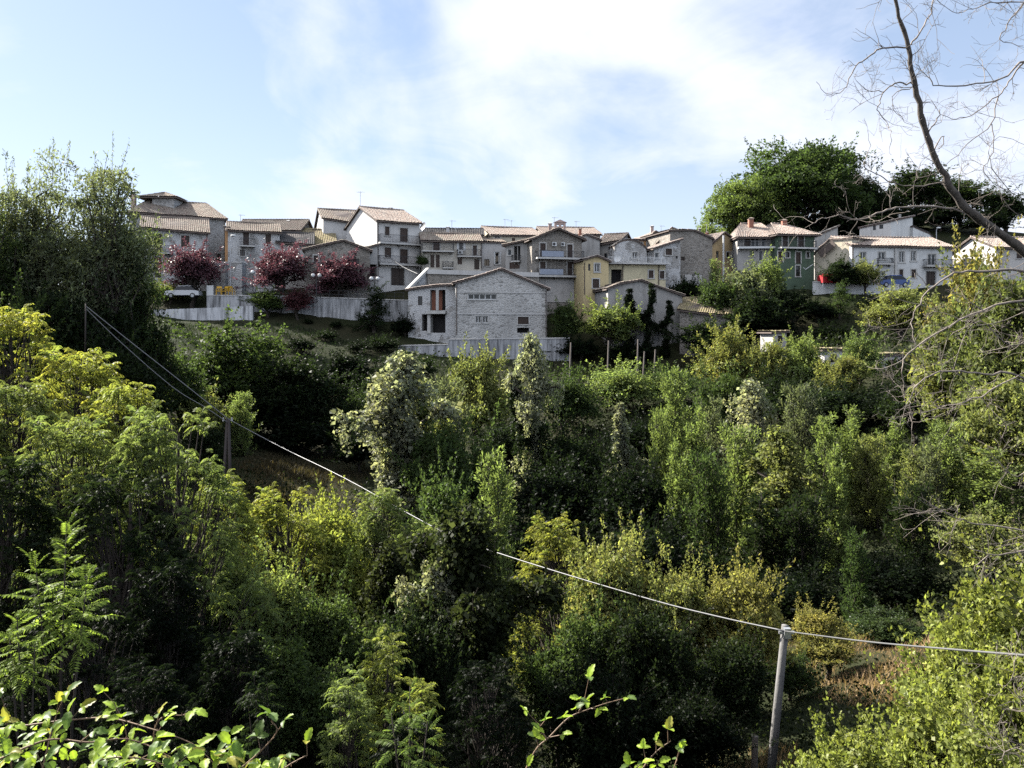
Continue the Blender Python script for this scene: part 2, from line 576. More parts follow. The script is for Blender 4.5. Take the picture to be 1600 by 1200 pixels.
def ground_z(x, y):
    x = np.atleast_1d(np.asarray(x, float)); y = np.atleast_1d(np.asarray(y, float))
    d = np.sqrt((x[:, None] - _ct[None, :, 0]) ** 2 + (y[:, None] - _ct[None, :, 1]) ** 2)
    K = np.where(d > 1e-6, d * d * np.log(d + 1e-9), 0)
    z = K @ _tw[:-3] + _tw[-3] + _tw[-2] * x + _tw[-1] * y
    far = np.clip((np.hypot(x, y - 60) - 180) / 120, 0, 1)
    z = z * (1 - far) + far * 0.0
    return z + 0.10 * np.sin(x * 1.3 + 0.7 * np.sin(y)) * np.sin(y * 1.1 + x * 0.3) + 0.05 * np.sin(3.1 * x + y * 2.3)


def gz(x, y):
    return float(ground_z(x, y)[0])


def make_ground():
    t = np.linspace(-1, 1, 221)
    xs = 110 * t + 790 * t ** 5
    ty = np.linspace(0, 1, 261)
    ys = -30 + 190 * ty + 1240 * ty ** 6
    X, Y = np.meshgrid(xs, ys)
    Z = ground_z(X.ravel(), Y.ravel())
    V = np.column_stack([X.ravel(), Y.ravel(), Z])
    nx, ny = len(xs), len(ys)
    i = np.arange(nx - 1)[None, :] + nx * np.arange(ny - 1)[:, None]
    Q = np.stack([i, i + 1, i + 1 + nx, i + nx], axis=-1).reshape(-1, 4)
    me = np_mesh('ground', V, Q, smooth=True)
    me.materials.append(M['ground'])
    o = bpy.data.objects.new('ground', me)
    col.objects.link(o)
    tag(o, kind='structure')
    return o


make_ground()

# ================================================================ houses
def lerp(a, b, t):
    return a + (b - a) * t


def roof_sheet(mb, e0, e1, r1, r0, lift=0.05, pitch=0.24, course=0.42, seed=0, ragged=0.05):
    """half-round tiles laid from eave (e0->e1) to ridge (r0->r1): every tile has its own bed and tone"""
    rr = random.Random(seed)
    e0, e1, r0, r1 = Vector(e0), Vector(e1), Vector(r0), Vector(r1)
    wid = max((e1 - e0).length, (r1 - r0).length)
    ln = ((r0 + r1) / 2 - (e0 + e1) / 2).length
    nc = max(3, int(wid / pitch)); nr = max(2, int(ln / course))
    nrm = (e1 - e0).cross((r0 + r1) / 2 - (e0 + e1) / 2).normalized()
    if nrm.z < 0: nrm = -nrm
    wave = [0.0, 0.75, 1.0, 0.75]
    sg = len(wave)
    N = nc * sg + 1
    V, Fc, C = [], [], []
    for j in range(nr):
        t0, t1 = j / nr, (j + 1) / nr
        jit = [rr.uniform(-1, 1) for _ in range(nc)]
        tone = [(rr.random(), rr.random(), 0) for _ in range(nc)]
        for k, t in enumerate((t0, t1)):
            for i in range(N):
                ci = min(i // sg, nc - 1)
                s = i / (N - 1)
                tt = t + (ragged / ln * jit[ci] * (1 if j == 0 or k == 0 else 0.4))
                p = lerp(lerp(e0, e1, s), lerp(r0, r1, s), tt)
                p = p + Vector((0, 0, -0.07 * math.sin(math.pi * s) * tt * 1.6 + 0.035 * math.sin(s * wid * 0.9 + seed) * math.sin(tt * 5 + seed)))
                h = lift + 0.075 * wave[i % sg] + (0.05 if k == 0 else 0.0) + 0.012 * jit[ci]
                V.append(p + nrm * h); C.append(tone[ci])
    mb_b = len(mb.v)
    for j in range(nr):
        for i in range(N - 1):
            a = mb_b + (2 * j) * N + i
            b = mb_b + (2 * j + 1) * N + i
            Fc.append((a, a + 1, b + 1, b))
            if j < nr - 1:
                c = mb_b + (2 * j + 2) * N + i
                Fc.append((b, b + 1, c + 1, c))
    mb.v.extend([tuple(p) for p in V]); mb.f.extend(Fc); mb.c.extend(C)
    return nrm


def slab(mb, e0, e1, r1, r0, th=0.14):
    dz = Vector((0, 0, th))
    e0, e1, r1, r0 = Vector(e0), Vector(e1), Vector(r1), Vector(r0)
    mb.hexa([e0 - dz, e1 - dz, r1 - dz, r0 - dz, e0, e1, r1, r0])


class House:
    def __init__(s, name, label, xl, Dl, xr, Dr, ybase, wall, depth=8.0, cat='house', group='village houses', sink=3.0):
        s.A = Vector(((xl - CX) / F * Dl, Dl)); s.B = Vector(((xr - CX) / F * Dr, Dr))
        d = s.B - s.A
        s.L = d.length
        s.u = d / s.L
        s.n = Vector((s.u.y, -s.u.x))                  # outwards, to the viewer
        s.depth = depth
        s.z0 = (HY - ybase) / F * (Dl + Dr) / 2
        s.sink = sink
        s.mat = M[wall]
        s.root = empty(name, (s.A.x, s.A.y, s.z0))
        tag(s.root, label, cat, group)
        s.holes, s.sholes = [], []
        s.todo = []
        s.seed = int(xl * 7 + ybase)

    # front plane coordinates
    def uz(s, px, py):
        k = (px - CX) / F
        # ray (k t, t) meets A + u*w
        det = s.u.x * 1.0 - k * s.u.y
        w = (k * s.A.y - s.A.x) / det
        t = s.A.y + w * s.u.y
        return w, (HY - py) / F * t

    def pt(s, w, z, out=0.0):
        p = s.A + s.u * w + s.n * out
        return Vector((p.x, p.y, z))

    # left side plane: from A backwards
    def suz(s, px, py):
        k = (px - CX) / F
        b = -s.n
        det = b.x - k * b.y
        w = (k * s.A.y - s.A.x) / det
        t = s.A.y + w * b.y
        return w, (HY - py) / F * t

    def spt(s, w, z, out=0.0):
        p = s.A - s.n * w - s.u * out
        return Vector((p.x, p.y, z))

    def zfront(s, px, py):
        return s.uz(px, py)[1]

    def _grid_wall(s, mb, fn, L, zb, prof, holes, rev=0.2):
        """wall in plane fn(w, z, out) with a top profile [(w, z)] and rectangular openings"""
        brk = sorted(set([0.0, L] + [min(max(p[0], 0), L) for p in prof] + [min(max(h[i], 0), L) for h in holes for i in (0, 1)]))
        def top(w):
            for (a, za), (b, zb_) in zip(prof[:-1], prof[1:]):
                if a - 1e-6 <= w <= b + 1e-6:
                    return za if b - a < 1e-6 else za + (zb_ - za) * (w - a) / (b - a)
            return prof[-1][1] if w > prof[-1][0] else prof[0][1]
        for a, b in zip(brk[:-1], brk[1:]):
            if b - a < 1e-4: continue
            m = (a + b) / 2
            hs = sorted([h for h in holes if h[0] <= m <= h[1]], key=lambda h: h[2])
            z = zb
            for h in hs:
                if h[2] > z:
                    mb.quad(fn(a, z, 0), fn(b, z, 0), fn(b, h[2], 0), fn(a, h[2], 0))
                z = max(z, h[3])
            ta, tb = top(a + 1e-5), top(b - 1e-5)
            if ta > z - 1e-4 or tb > z - 1e-4:
                mb.quad(fn(a, z, 0), fn(b, z, 0), fn(b, max(tb, z), 0), fn(a, max(ta, z), 0))
        for (a, b, c, d) in holes:
            mb.quad(fn(a, c, 0), fn(b, c, 0), fn(b, c, -rev), fn(a, c, -rev))
            mb.quad(fn(a, d, -rev), fn(b, d, -rev), fn(b, d, 0), fn(a, d, 0))
            mb.quad(fn(a, c, -rev), fn(a, d, -rev), fn(a, d, 0), fn(a, c, 0))
            mb.quad(fn(b, c, 0), fn(b, d, 0), fn(b, d, -rev), fn(b, c, -rev))

    # --- openings -------------------------------------------------
    def opening(s, x0, y0, x1, y1, kind='shutter', name=None, trim=True, side=False):
        U = s.suz if side else s.uz
        ym, xm = (y0 + y1) / 2, (x0 + x1) / 2
        a, _ = U(x0, ym); b, _ = U(x1, ym)
        if a > b: a, b = b, a
        _, zt = U(xm, y0); _, zb = U(xm, y1)
        (s.sholes if side else s.holes).append((a, b, zb, zt))
        s.todo.append((a, b, zb, zt, kind, name, trim, side))

    def _opening_parts(s):
        for (a, b, c, d, kind, name, trim, side) in s.todo:
            fn = s.spt if side else s.pt
            ud = Vector((-s.n.x, -s.n.y, 0)) if side else Vector((s.u.x, s.u.y, 0))
            nd = Vector((-s.u.x, -s.u.y, 0)) if side else Vector((s.n.x, s.n.y, 0))
            zd = Vector((0, 0, 1))
            w, h = b - a, d - c
            isdoor = kind in ('door', 'garage', 'void', 'doorshutter')
            nm = name or ('door' if isdoor else 'window')
            def bx(mb, w0, w1, z0, z1, o0, o1):
                cc = fn((w0 + w1) / 2, (z0 + z1) / 2, (o0 + o1) / 2)
                mb.box(cc, ud * ((w1 - w0) / 2), nd * ((o1 - o0) / 2), zd * ((z1 - z0) / 2))
            if kind in ('void', 'garage'):
                mb = MB(); bx(mb, a, b, c, d, -0.9 if kind == 'void' else -0.26, -0.85 if kind == 'void' else -0.2)
                base = mb.build(nm if kind == 'garage' else 'dark_opening', M['void'], s.root)
                if kind == 'garage':
                    m2 = MB()
                    k = max(3, int(w / 0.5))
                    for i in range(k):
                        bx(m2, a + w * i / k + 0.02, a + w * (i + 1) / k - 0.02, c + 0.02, d - 0.05, -0.2, -0.16)
                    m2.build('door_panel', M['wood_dark'], base)
                else:
                    m2 = MB()
                    m2.quad(fn(a, c, -0.2), fn(a, c, -0.9), fn(a, d, -0.9), fn(a, d, -0.2))
                    m2.quad(fn(b, c, -0.9), fn(b, c, -0.2), fn(b, d, -0.2), fn(b, d, -0.9))
                    m2.quad(fn(a, d, -0.9), fn(b, d, -0.9), fn(b, d, -0.2), fn(a, d, -0.2))
                    m2.quad(fn(a, c, -0.2), fn(b, c, -0.2), fn(b, c, -0.9), fn(a, c, -0.9))
                    m2.build('reveal', M['grey'], base)
            elif kind in ('glass', 'whiteglass', 'strip', 'open'):
                mb = MB()
                fr = min(0.08, w * 0.12)
                bx(mb, a, a + fr, c, d, -0.2, -0.12); bx(mb, b - fr, b, c, d, -0.2, -0.12)
                bx(mb, a + fr, b - fr, c, c + fr, -0.2, -0.12); bx(mb, a + fr, b - fr, d - fr, d, -0.2, -0.12)
                n = 5 if kind == 'strip' else (2 if w > 0.6 else 1)
                for i in range(1, n):
                    x = a + w * i / n
                    bx(mb, x - fr * 0.6, x + fr * 0.6, c + fr, d - fr, -0.19, -0.125)
                base = mb.build(nm, M['white_paint'] if kind != 'glass' else M['wood'], s.root)
                for i in range(n):
                    m2 = MB()
                    bx(m2, a + w * i / n + fr * 0.5, a + w * (i + 1) / n - fr * 0.5, c + fr * 0.5, d - fr * 0.5, -0.175, -0.16)
                    m2.build('pane', M['glass'], base)
                if kind == 'open':
                    for sgn in (0, 1):
                        m2 = MB()
                        x0, x1 = (a - w * 0.48, a - 0.02) if sgn == 0 else (b + 0.02, b + w * 0.48)
                        bx(m2, x0, x1, c, d, 0.015, 0.06)
                        for i in range(8):
                            z = c + h * (i + 0.5) / 8
                            bx(m2, x0 + 0.06, x1 - 0.06, z - h / 20, z + h / 20, 0.06, 0.075)
                        m2.build('shutter', M['white_paint'], base)
            else:                                         # closed shutters or panelled door
                mb = MB()
                fr = 0.06
                bx(mb, a, a + fr, c, d, -0.19, -0.06); bx(mb, b - fr, b, c, d, -0.19, -0.06); bx(mb, a + fr, b - fr, d - fr, d, -0.19, -0.06)
                mt = M['wood'] if kind in ('shutter', 'doorshutter') else M['wood_dark']
                base = mb.build(nm, mt, s.root)
                n = 2 if w > 0.55 else 1
                for i in range(n):
                    m2 = MB()
                    x0 = a + fr + (w - 2 * fr) * i / n + 0.01; x1 = a + fr + (w - 2 * fr) * (i + 1) / n - 0.01
                    bx(m2, x0, x1, c + 0.02, d - fr, -0.16, -0.12)
                    k = 10 if kind in ('shutter', 'doorshutter') else 3
                    for q in range(k):
                        z0 = c + 0.1 + (h - 0.2) * q / k; z1 = z0 + (h - 0.2) / k * (0.55 if k > 5 else 0.85)
                        bx(m2, x0 + 0.05, x1 - 0.05, z0, z1, -0.12, -0.095)
                    m2.build('shutter' if kind in ('shutter',) else 'door_leaf', mt, base)
            if trim and not side:
                mb = MB()
                tw = 0.13
                bx(mb, a - tw, a, c - (0 if isdoor else 0.0), d + tw, -0.03, 0.03); bx(mb, b, b + tw, c, d + tw, -0.03, 0.03)
                bx(mb, a, b, d, d + tw, -0.03, 0.028)
                if not isdoor: bx(mb, a - tw - 0.06, b + tw + 0.06, c - 0.1, c - 0.002, -0.03, 0.09)
                mb.build('surround', M['trim'], base)

    # --- whole shells ----------------------------------------------
    def shell(s, prof_px, gable=False, ridge=None, back=None, roof='tile', over=0.45, ridge_t=0.5, pitch=0.24, side_over=0.3, hip=0.0, noroof=False, edge='eave'):
        """prof_px: top of the front wall as [(px, py)...].  gable: the ridge runs away from the viewer.
        ridge: (px, py) of a point on a ridge parallel to the front, ridge_t of the depth behind it."""
        prof = [s.uz(*p) for p in prof_px]
        prof[0] = (0.0, prof[0][1]); prof[-1] = (s.L, prof[-1][1])
        zb = s.z0 - s.sink
        mb = MB()
        s._grid_wall(mb, s.pt, s.L, zb, prof, s.holes)
        zl, zr = prof[0][1], prof[-1][1]
        dp = s.depth
        rm, em = MB(), MB()
        up = Vector((0, 0, 1))
        if gable or ridge is None:
            if not noroof or gable:
                s._grid_wall(mb, s.spt, dp, zb, [(0, zl), (dp, zl)], s.sholes)
            else:
                s._grid_wall(mb, s.spt, dp, zb, [(0, zl), (dp, zl)], s.sholes)
            rq = lambda w, z: s.pt(s.L, z, -w)
            mb.quad(rq(0, zb), rq(dp, zb), rq(dp, zr), rq(0, zr))
            for (a, za), (b, zb2) in zip(prof[:-1], prof[1:]):
                mb.quad(s.pt(b, zb, -dp), s.pt(a, zb, -dp), s.pt(a, za, -dp), s.pt(b, zb2, -dp))
            if not noroof:
                k = 0
                for i, ((a, za), (b, zb2)) in enumerate(zip(prof[:-1], prof[1:])):
                    sl = (zb2 - za) / max(b - a, 1e-3)
                    a2, za2 = (a - side_over, za - sl * side_over) if i == 0 else (a, za)
                    b2, zb3 = (b + side_over, zb2 + sl * side_over) if i == len(prof) - 2 else (b, zb2)
                    f0, f1 = over * 0.6, -dp - 0.2
                    lo = s.pt(a2, za2 + 0.14, f0), s.pt(a2, za2 + 0.14, f1)
                    hi = s.pt(b2, zb3 + 0.14, f0), s.pt(b2, zb3 + 0.14, f1)
                    slab(em, lo[0], lo[1], hi[1], hi[0])
                    if sl >= 0: roof_sheet(rm, lo[1], lo[0], hi[0], hi[1], seed=s.seed + i, pitch=pitch)
                    else: roof_sheet(rm, hi[0], hi[1], lo[1], lo[0], seed=s.seed + i, pitch=pitch)
        else:
            # ridge parallel to the front
            wr, _ = s.uz(ridge[0], ridge[1])
            rp = s.pt(wr, 0, -dp * ridge_t)
            zr_ = (HY - ridge[1]) / F * rp.y
            zl_r = zr_ + 0.0
            zback = (zl + zr) / 2 if ridge_t < 0.99 else zr_
            if ridge_t < 0.99: zback = zr_ - (zr_ - (zl + zr) / 2) / ridge_t * (1 - ridge_t)
            hp = hip
            if hp <= 0:
                s._grid_wall(mb, s.spt, dp, zb, [(0, zl), (dp * ridge_t, zr_), (dp, zback)] if ridge_t < 0.99 else [(0, zl), (dp, zr_)], s.sholes)
                rq = lambda w, z: s.pt(s.L, z, -w)
                mb.quad(rq(0, zb), rq(dp * ridge_t, zb), rq(dp * ridge_t, zr_), rq(0, zr))
                if ridge_t < 0.99: mb.quad(rq(dp * ridge_t, zb), rq(dp, zb), rq(dp, zback), rq(dp * ridge_t, zr_))
            else:
                s._grid_wall(mb, s.spt, dp, zb, [(0, zl), (dp, zl)], s.sholes)
                rq = lambda w, z: s.pt(s.L, z, -w)
                mb.quad(rq(0, zb), rq(dp, zb), rq(dp, zr), rq(0, zr))
                zback = (zl + zr) / 2
            mb.quad(s.pt(s.L, zb, -dp), s.pt(0, zb, -dp), s.pt(0, zback, -dp), s.pt(s.L, zback, -dp))
            sl = (zr_ - (zl + zr) / 2) / (dp * ridge_t)
            so = side_over
            t = 0.14
            e0 = s.pt(-so, zl - sl * over + t, over); e1 = s.pt(s.L + so, zr - sl * over + t, over)
            r0 = s.pt(-so + hp, zr_ + t, -dp * ridge_t); r1 = s.pt(s.L + so - hp, zr_ + t, -dp * ridge_t)
            slab(em, e0, e1, r1, r0)
            roof_sheet(rm, e0, e1, r1, r0, seed=s.seed, pitch=pitch)
            if ridge_t < 0.99:
                b0 = s.pt(-so, zback + t - sl * 0.3, -dp - 0.3); b1 = s.pt(s.L + so, zback + t - sl * 0.3, -dp - 0.3)
                slab(em, b1, b0, r0, r1)
                roof_sheet(rm, b1, b0, r0, r1, seed=s.seed + 3, pitch=pitch)
                if hp > 0:
                    em.add([b0, e0, r0, b0 - up * t, e0 - up * t], [(0, 1, 2), (3, 4, 1, 0)])
                    em.add([e1, b1, r1, e1 - up * t, b1 - up * t], [(0, 1, 2), (3, 4, 1, 0)])
                    roof_sheet(rm, b0, e0, r0 + Vector((0, 0, 0.01)), r0, seed=s.seed + 4, pitch=pitch)
                    roof_sheet(rm, e1, b1, r1 + Vector((0, 0, 0.01)), r1, seed=s.seed + 5, pitch=pitch)
                ridge_m = MB()
                L = (r1 - r0).length
                k = max(2, int(L / 0.4))
                rr = random.Random(s.seed)
                for i in range(k):
                    p0 = lerp(r0, r1, i / k) + up * (0.1 + rr.uniform(0, .02)); p1 = lerp(r0, r1, (i + 0.96) / k) + up * 0.08
                    ridge_m.tube([p0, p1], [0.12, 0.10], 6)
                s.ridge_m = ridge_m
        s.wall = mb.build('wall', s.mat, s.root)
        if rm.v:
            s.roof = rm.build('roof', M[roof], s.root, use_col=True)
            em.build('eaves', M[edge], s.roof)
            if getattr(s, 'ridge_m', None): 
                s.ridge_m.c = [(0.6, 0.3, 0)] * len(s.ridge_m.v)
                s.ridge_m.build('ridge_tiles', M[roof], s.roof, use_col=True)
        s._opening_parts()
        return s

    # --- extras -----------------------------------------------------
    def balcony(s, x0, x1, y, rail_top, out=1.0, th=0.16, kind='bars', mat='trim', railmat='iron', x0p=None, x1p=None):
        a, z = s.uz(x0, y); b, _ = s.uz(x1, y)
        _, zt = s.uz((x0 + x1) / 2, rail_top)
        mb = MB()
        mb.box(s.pt((a + b) / 2, z - th / 2, out / 2 - 0.02), Vector((s.u.x, s.u.y, 0)) * ((b - a) / 2), Vector((s.n.x, s.n.y, 0)) * (out / 2), (0, 0, th / 2))
        base = mb.build('balcony', M[mat], s.root)
        r = MB()
        o = out - 0.08
        hz = zt - z
        for q in ([a + 0.04, b - 0.04]):
            r.bar(s.pt(q, z, 0.03), s.pt(q, z, 0.031), 0.02)
            r.bar(s.pt(q, zt, 0.03), s.pt(q, zt, o), 0.05)
            r.bar(s.pt(q, z + 0.1, 0.03), s.pt(q, z + 0.1, o), 0.03)
            for i in range(1, 7):
                w = 0.03 + (o - 0.03) * i / 6
                r.bar(s.pt(q, z, w), s.pt(q, zt, w), 0.022)
        r.bar(s.pt(a + 0.04, zt, o), s.pt(b - 0.04, zt, o), 0.05)
        if kind == 'hbars':
            for i in range(1, 5):
                r.bar(s.pt(a + 0.04, z + hz * i / 5, o), s.pt(b - 0.04, z + hz * i / 5, o), 0.035)
            n = max(2, int((b - a) / 1.2))
        else:
            n = max(3, int((b - a) / 0.16))
            r.bar(s.pt(a + 0.04, z + 0.1, o), s.pt(b - 0.04, z + 0.1, o), 0.03)
        for i in range(n + 1):
            w = lerp(a + 0.05, b - 0.05, i / n)
            r.bar(s.pt(w, z, o), s.pt(w, zt, o), 0.022 if kind != 'hbars' else 0.04)
        rail = r.build('railing', M[railmat], base)
        if kind == 'panel':
            m2 = MB()
            pa, _ = s.uz(x0p or x0, y); pb, _ = s.uz(x1p or x1, y)
            m2.box(s.pt((pa + pb) / 2, (z + zt) / 2, o + 0.03), Vector((s.u.x, s.u.y, 0)) * ((pb - pa) / 2), Vector((s.n.x, s.n.y, 0)) * 0.012, (0, 0, hz * 0.42))
            m2.build('railing_panel', M['panel_blue'], base)
        k = MB()
        for i in range(max(2, int((b - a) / 1.5))):
            w = lerp(a + 0.3, b - 0.3, i / max(1, int((b - a) / 1.5) - 1))
            k.hexa([s.pt(w - .06, z - th - 0.3, -0.02), s.pt(w + .06, z - th - 0.3, -0.02), s.pt(w + .06, z - th - 0.3, 0.02), s.pt(w - .06, z - th - 0.3, 0.02),
                    s.pt(w - .06, z - th - .002, -0.02), s.pt(w + .06, z - th - .002, -0.02), s.pt(w + .06, z - th - .002, out * 0.7), s.pt(w - .06, z - th - .002, out * 0.7)])
        k.build('bracket', M[mat], base)
        return base

    def chimney(s, x0, x1, y0, y1, back, mat='brick', cap='slab'):
        """shaft between two pixel columns, standing back metres behind the front"""
        D = (s.A.y + s.B.y) / 2 + back
        a, b = P(x0, y1, D), P(x1, y0, D)
        w = max(b.x - a.x, 0.3)
        mb = MB()
        h = b.z - a.z
        mb.abox(a.x, a.x + w, D - w / 2, D + w / 2, a.z - 1.2, b.z - h * 0.22)
        base = mb.build('chimney', M[mat], s.root)
        c = MB()
        zt = b.z - h * 0.22
        c.abox(a.x - 0.05, a.x + w + 0.05, D - w / 2 - 0.05, D + w / 2 + 0.05, zt + 0.001, zt + 0.07)
        for q in (0, 1):
            for r in (0, 1):
                c.abox(a.x + q * (w - 0.1), a.x + q * (w - 0.1) + 0.1, D - w / 2 + r * (w - 0.1), D - w / 2 + r * (w - 0.1) + 0.1, zt + 0.071, b.z - 0.12)
        c.hexa([(a.x - .1, D - w / 2 - .1, b.z - .12), (a.x + w + .1, D - w / 2 - .1, b.z - .12), (a.x + w + .1, D + w / 2 + .1, b.z - .12), (a.x - .1, D + w / 2 + .1, b.z - .12),
                (a.x + w * .3, D - w * .2, b.z), (a.x + w * .7, D - w * .2, b.z), (a.x + w * .7, D + w * .2, b.z), (a.x + w * .3, D + w * .2, b.z)])
        c.build('chimney_cap', M['tile_pink'] if mat == 'brick' else M['concrete_pale'], base)
        return base

    def antenna(s, x, y0, y1, back, arms=5, side=1):
        D = (s.A.y + s.B.y) / 2 + back
        a, b = P(x, y1, D), P(x, y0, D)
        mb = MB()
        mb.tube([a - Vector((0, 0, 1.0)), b], 0.035, 5)
        boom = 0.8
        mb.bar(b + Vector((-boom * (0.3 if side > 0 else .7), 0, -0.1)), b + Vector((boom * (.7 if side > 0 else .3), 0.2, -0.1)), 0.03)
        for i in range(arms):
            x_ = b.x - boom * .3 + boom * i / (arms - 1)
            mb.bar((x_, D - 0.35 + 0.03 * i, b.z - 0.1), (x_, D + 0.35 - 0.03 * i, b.z - 0.1), 0.02)
        mb.build('antenna', M['steel'], s.root)

    def pipe(s, x, y0, y1, out=0.08):
        a, z1 = s.uz(x, y0); _, z0 = s.uz(x, y1)
        mb = MB()
        mb.tube([s.pt(a, z0, out), s.pt(a, z1 - 0.3, out), s.pt(a, z1, out + 0.15)], 0.05, 6)
        for i in range(3):
            z = lerp(z0, z1, 0.2 + 0.3 * i)
            mb.box(s.pt(a, z, out / 2), (0.07, 0, 0), (0, out / 2, 0), (0, 0, 0.03))
        mb.build('downpipe', M['eave'], s.root)

    def band(s, x0, x1, y0, y1, mat='trim', out=0.05, name='band'):
        a, z1 = s.uz(x0, y0); b, _ = s.uz(x1, y0); _, z0 = s.uz((x0 + x1) / 2, y1)
        mb = MB()
        mb.box(s.pt((a + b) / 2, (z0 + z1) / 2, out / 2), Vector((s.u.x, s.u.y, 0)) * ((b - a) / 2), Vector((s.n.x, s.n.y, 0)) * (out / 2 + 0.02), (0, 0, (z1 - z0) / 2))
        return mb.build(name, M[mat], s.root)

    def dish(s, px, py, back, r=0.4, toward=(-0.5, -0.6, 0.4), mat='white_paint'):
        D = (s.A.y + s.B.y) / 2 + back
        c = P(px, py, D)
        d = Vector(toward).normalized()
        e1 = d.cross(Vector((0, 0, 1))).normalized(); e2 = e1.cross(d)
        mb = MB()
        vs = [c]
        for j in (0.4, 0.75, 1.0):
            for i in range(14):
                a = 2 * math.pi * i / 14
                vs.append(c + (e1 * math.cos(a) + e2 * math.sin(a)) * r * j + d * (0.3 * r * j * j))
        fs = [(0, 1 + i, 1 + (i + 1) % 14) for i in range(14)]
        for j in range(2):
            for i in range(14):
                fs.append((1 + j * 14 + i, 1 + (j + 1) * 14 + i, 1 + (j + 1) * 14 + (i + 1) % 14, 1 + j * 14 + (i + 1) % 14))
        mb.add(vs, fs)
        base = mb.build('satellite_dish', M[mat], s.root)
        k = MB()
        k.bar(c - e2 * r, c + d * r * 0.9, 0.03); k.box(c + d * r * 0.9, (0.05, 0, 0), (0, 0.05, 0), (0, 0, 0.05))
        k.bar(c - d * 0.02, c - d * 0.3 - Vector((0, 0, 0.4)), 0.05)
        k.build('dish_arm', M['steel'], base)

    def ac_unit(s, x0, y0, x1, y1):
        a, z1 = s.uz(x0, y0); b, z0 = s.uz(x1, y1)
        mb = MB()
        mb.box(s.pt((a + b) / 2, (z0 + z1) / 2, 0.2), Vector((s.u.x, s.u.y, 0)) * ((b - a) / 2), Vector((s.n.x, s.n.y, 0)) * 0.15, (0, 0, (z1 - z0) / 2))
        base = mb.build('air_conditioner', M['white_paint'], s.root)
        k = MB()
        c = s.pt((a + b) / 2 - 0.05, (z0 + z1) / 2, 0.36)
        r = (z1 - z0) * 0.38
        for i in range(12):
            t0, t1 = 2 * math.pi * i / 12, 2 * math.pi * (i + 1) / 12
            uu = Vector((s.u.x, s.u.y, 0)); zz = Vector((0, 0, 1))
            k.add([c, c + (uu * math.cos(t0) + zz * math.sin(t0)) * r, c + (uu * math.cos(t1) + zz * math.sin(t1)) * r], [(0, 1, 2)])
        k.build('fan_grille', M['iron'], base)
# ================================================================ the village, left to right
# -- belvedere house at the far left
h = House('stone_house', 'large stone house with small raised roof lantern at the left end of the village', 203, 110, 352, 115, 430, 'stone', 11)
h.opening(262, 338, 268, 341.5, 'void', 'vent', trim=False)
h.opening(314, 348, 322, 352, 'void', 'vent', trim=False)
h.opening(338, 396, 345, 410, 'door', trim=False)
h.shell([(203, 331), (352, 342)], ridge=(255, 316), roof='tile', hip=2.5, over=0.5)
h.chimney(206, 212, 299, 320, 1.0, 'pinkish')
h.pipe(351, 344, 408)
D = 114.5                                                  # the lantern
a, b = P(238, 322, D), P(272, 309.5, D)
mb = MB(); mb.abox(a.x, b.x, D, D + 3.2, a.z - 1.0, b.z); lan = mb.build('roof_lantern', M['stone'], h.root)
mb = MB(); em = MB()
cxp, cyp, zt = (a.x + b.x) / 2 - 0.5, D + 1.6, P(244, 301, D + 1.6).z
q = [Vector((a.x - 2.0, D - 0.6, b.z + 0.1)), Vector((b.x + 0.5, D - 0.6, b.z + 0.1)), Vector((b.x + 0.5, D + 3.8, b.z + 0.1)), Vector((a.x - 2.0, D + 3.8, b.z + 0.1))]
tp = Vector((cxp, cyp, zt))
for i in range(4):
    roof_sheet(mb, q[i], q[(i + 1) % 4], tp + Vector((.05, 0, 0)), tp, seed=i)
em.add(q + [v - Vector((0, 0, .15)) for v in q] + [tp], [(0, 1, 5, 4), (1, 2, 6, 5), (2, 3, 7, 6), (3, 0, 4, 7), (4, 5, 6, 7)])
r_ = mb.build('lantern_roof', M['tile'], h.root, use_col=True); em.build('eaves', M['eave'], r_)

# -- pale house in front of it
h = House('stone_house', 'pale rough house with brown shutters beside the leftmost purple tree', 222, 102, 325, 105, 438, 'stone_plaster', 7)
h.opening(240, 365, 254, 394, 'doorshutter'); h.opening(283, 368, 296, 386, 'shutter'); h.opening(241.5, 401, 252, 433, 'doorshutter')
h.shell([(222, 354.5), (325, 364)], ridge=(262, 342), roof='tile', ridge_t=0.6, over=0.6)
h.balcony(233, 270, 394.5, 384, 0.9); h.pipe(323, 365, 430)

# -- grey house with the small balcony
h = House('stone_house', 'grey stone house with one small balcony behind the tall street lamp', 356, 103, 437, 105, 438, 'stone_plaster', 7)
h.opening(380, 363.5, 389, 383, 'doorshutter'); h.opening(415, 366, 423.5, 382, 'shutter'); h.opening(375, 390, 383, 400, 'glass')
h.opening(404, 414, 414, 437, 'door')
h.shell([(356, 360), (437, 364)], ridge=(400, 350.5), roof='tile', ridge_t=0.6, over=0.5)
h.balcony(375, 398, 384, 373, 0.9)
mb = MB(); w0, z0 = h.uz(352, 438); w1, z1 = h.uz(352, 356)
h2 = House('party_wall', 'narrow orange brick end wall beside the grey balcony house', 351.5, 103.6, 356, 103.6, 438, 'orange', 6, cat='wall', group=None)
h2.shell([(351.5, 356), (356, 357)], roof='tile', gable=True, side_over=0.15)

h = House('house', 'long low roofed house with one stub chimney behind the grey balcony house', 366, 112, 468, 112, 420, 'palegrey', 8)
h.opening(447, 363, 453, 369, 'glass')
h.shell([(366, 359.5), (468, 361)], ridge=(400, 345.5), roof='tile', ridge_t=0.55)
h.chimney(448.5, 453, 344, 352, 4, 'stone_brown')
h.antenna(376, 335, 348, 5)

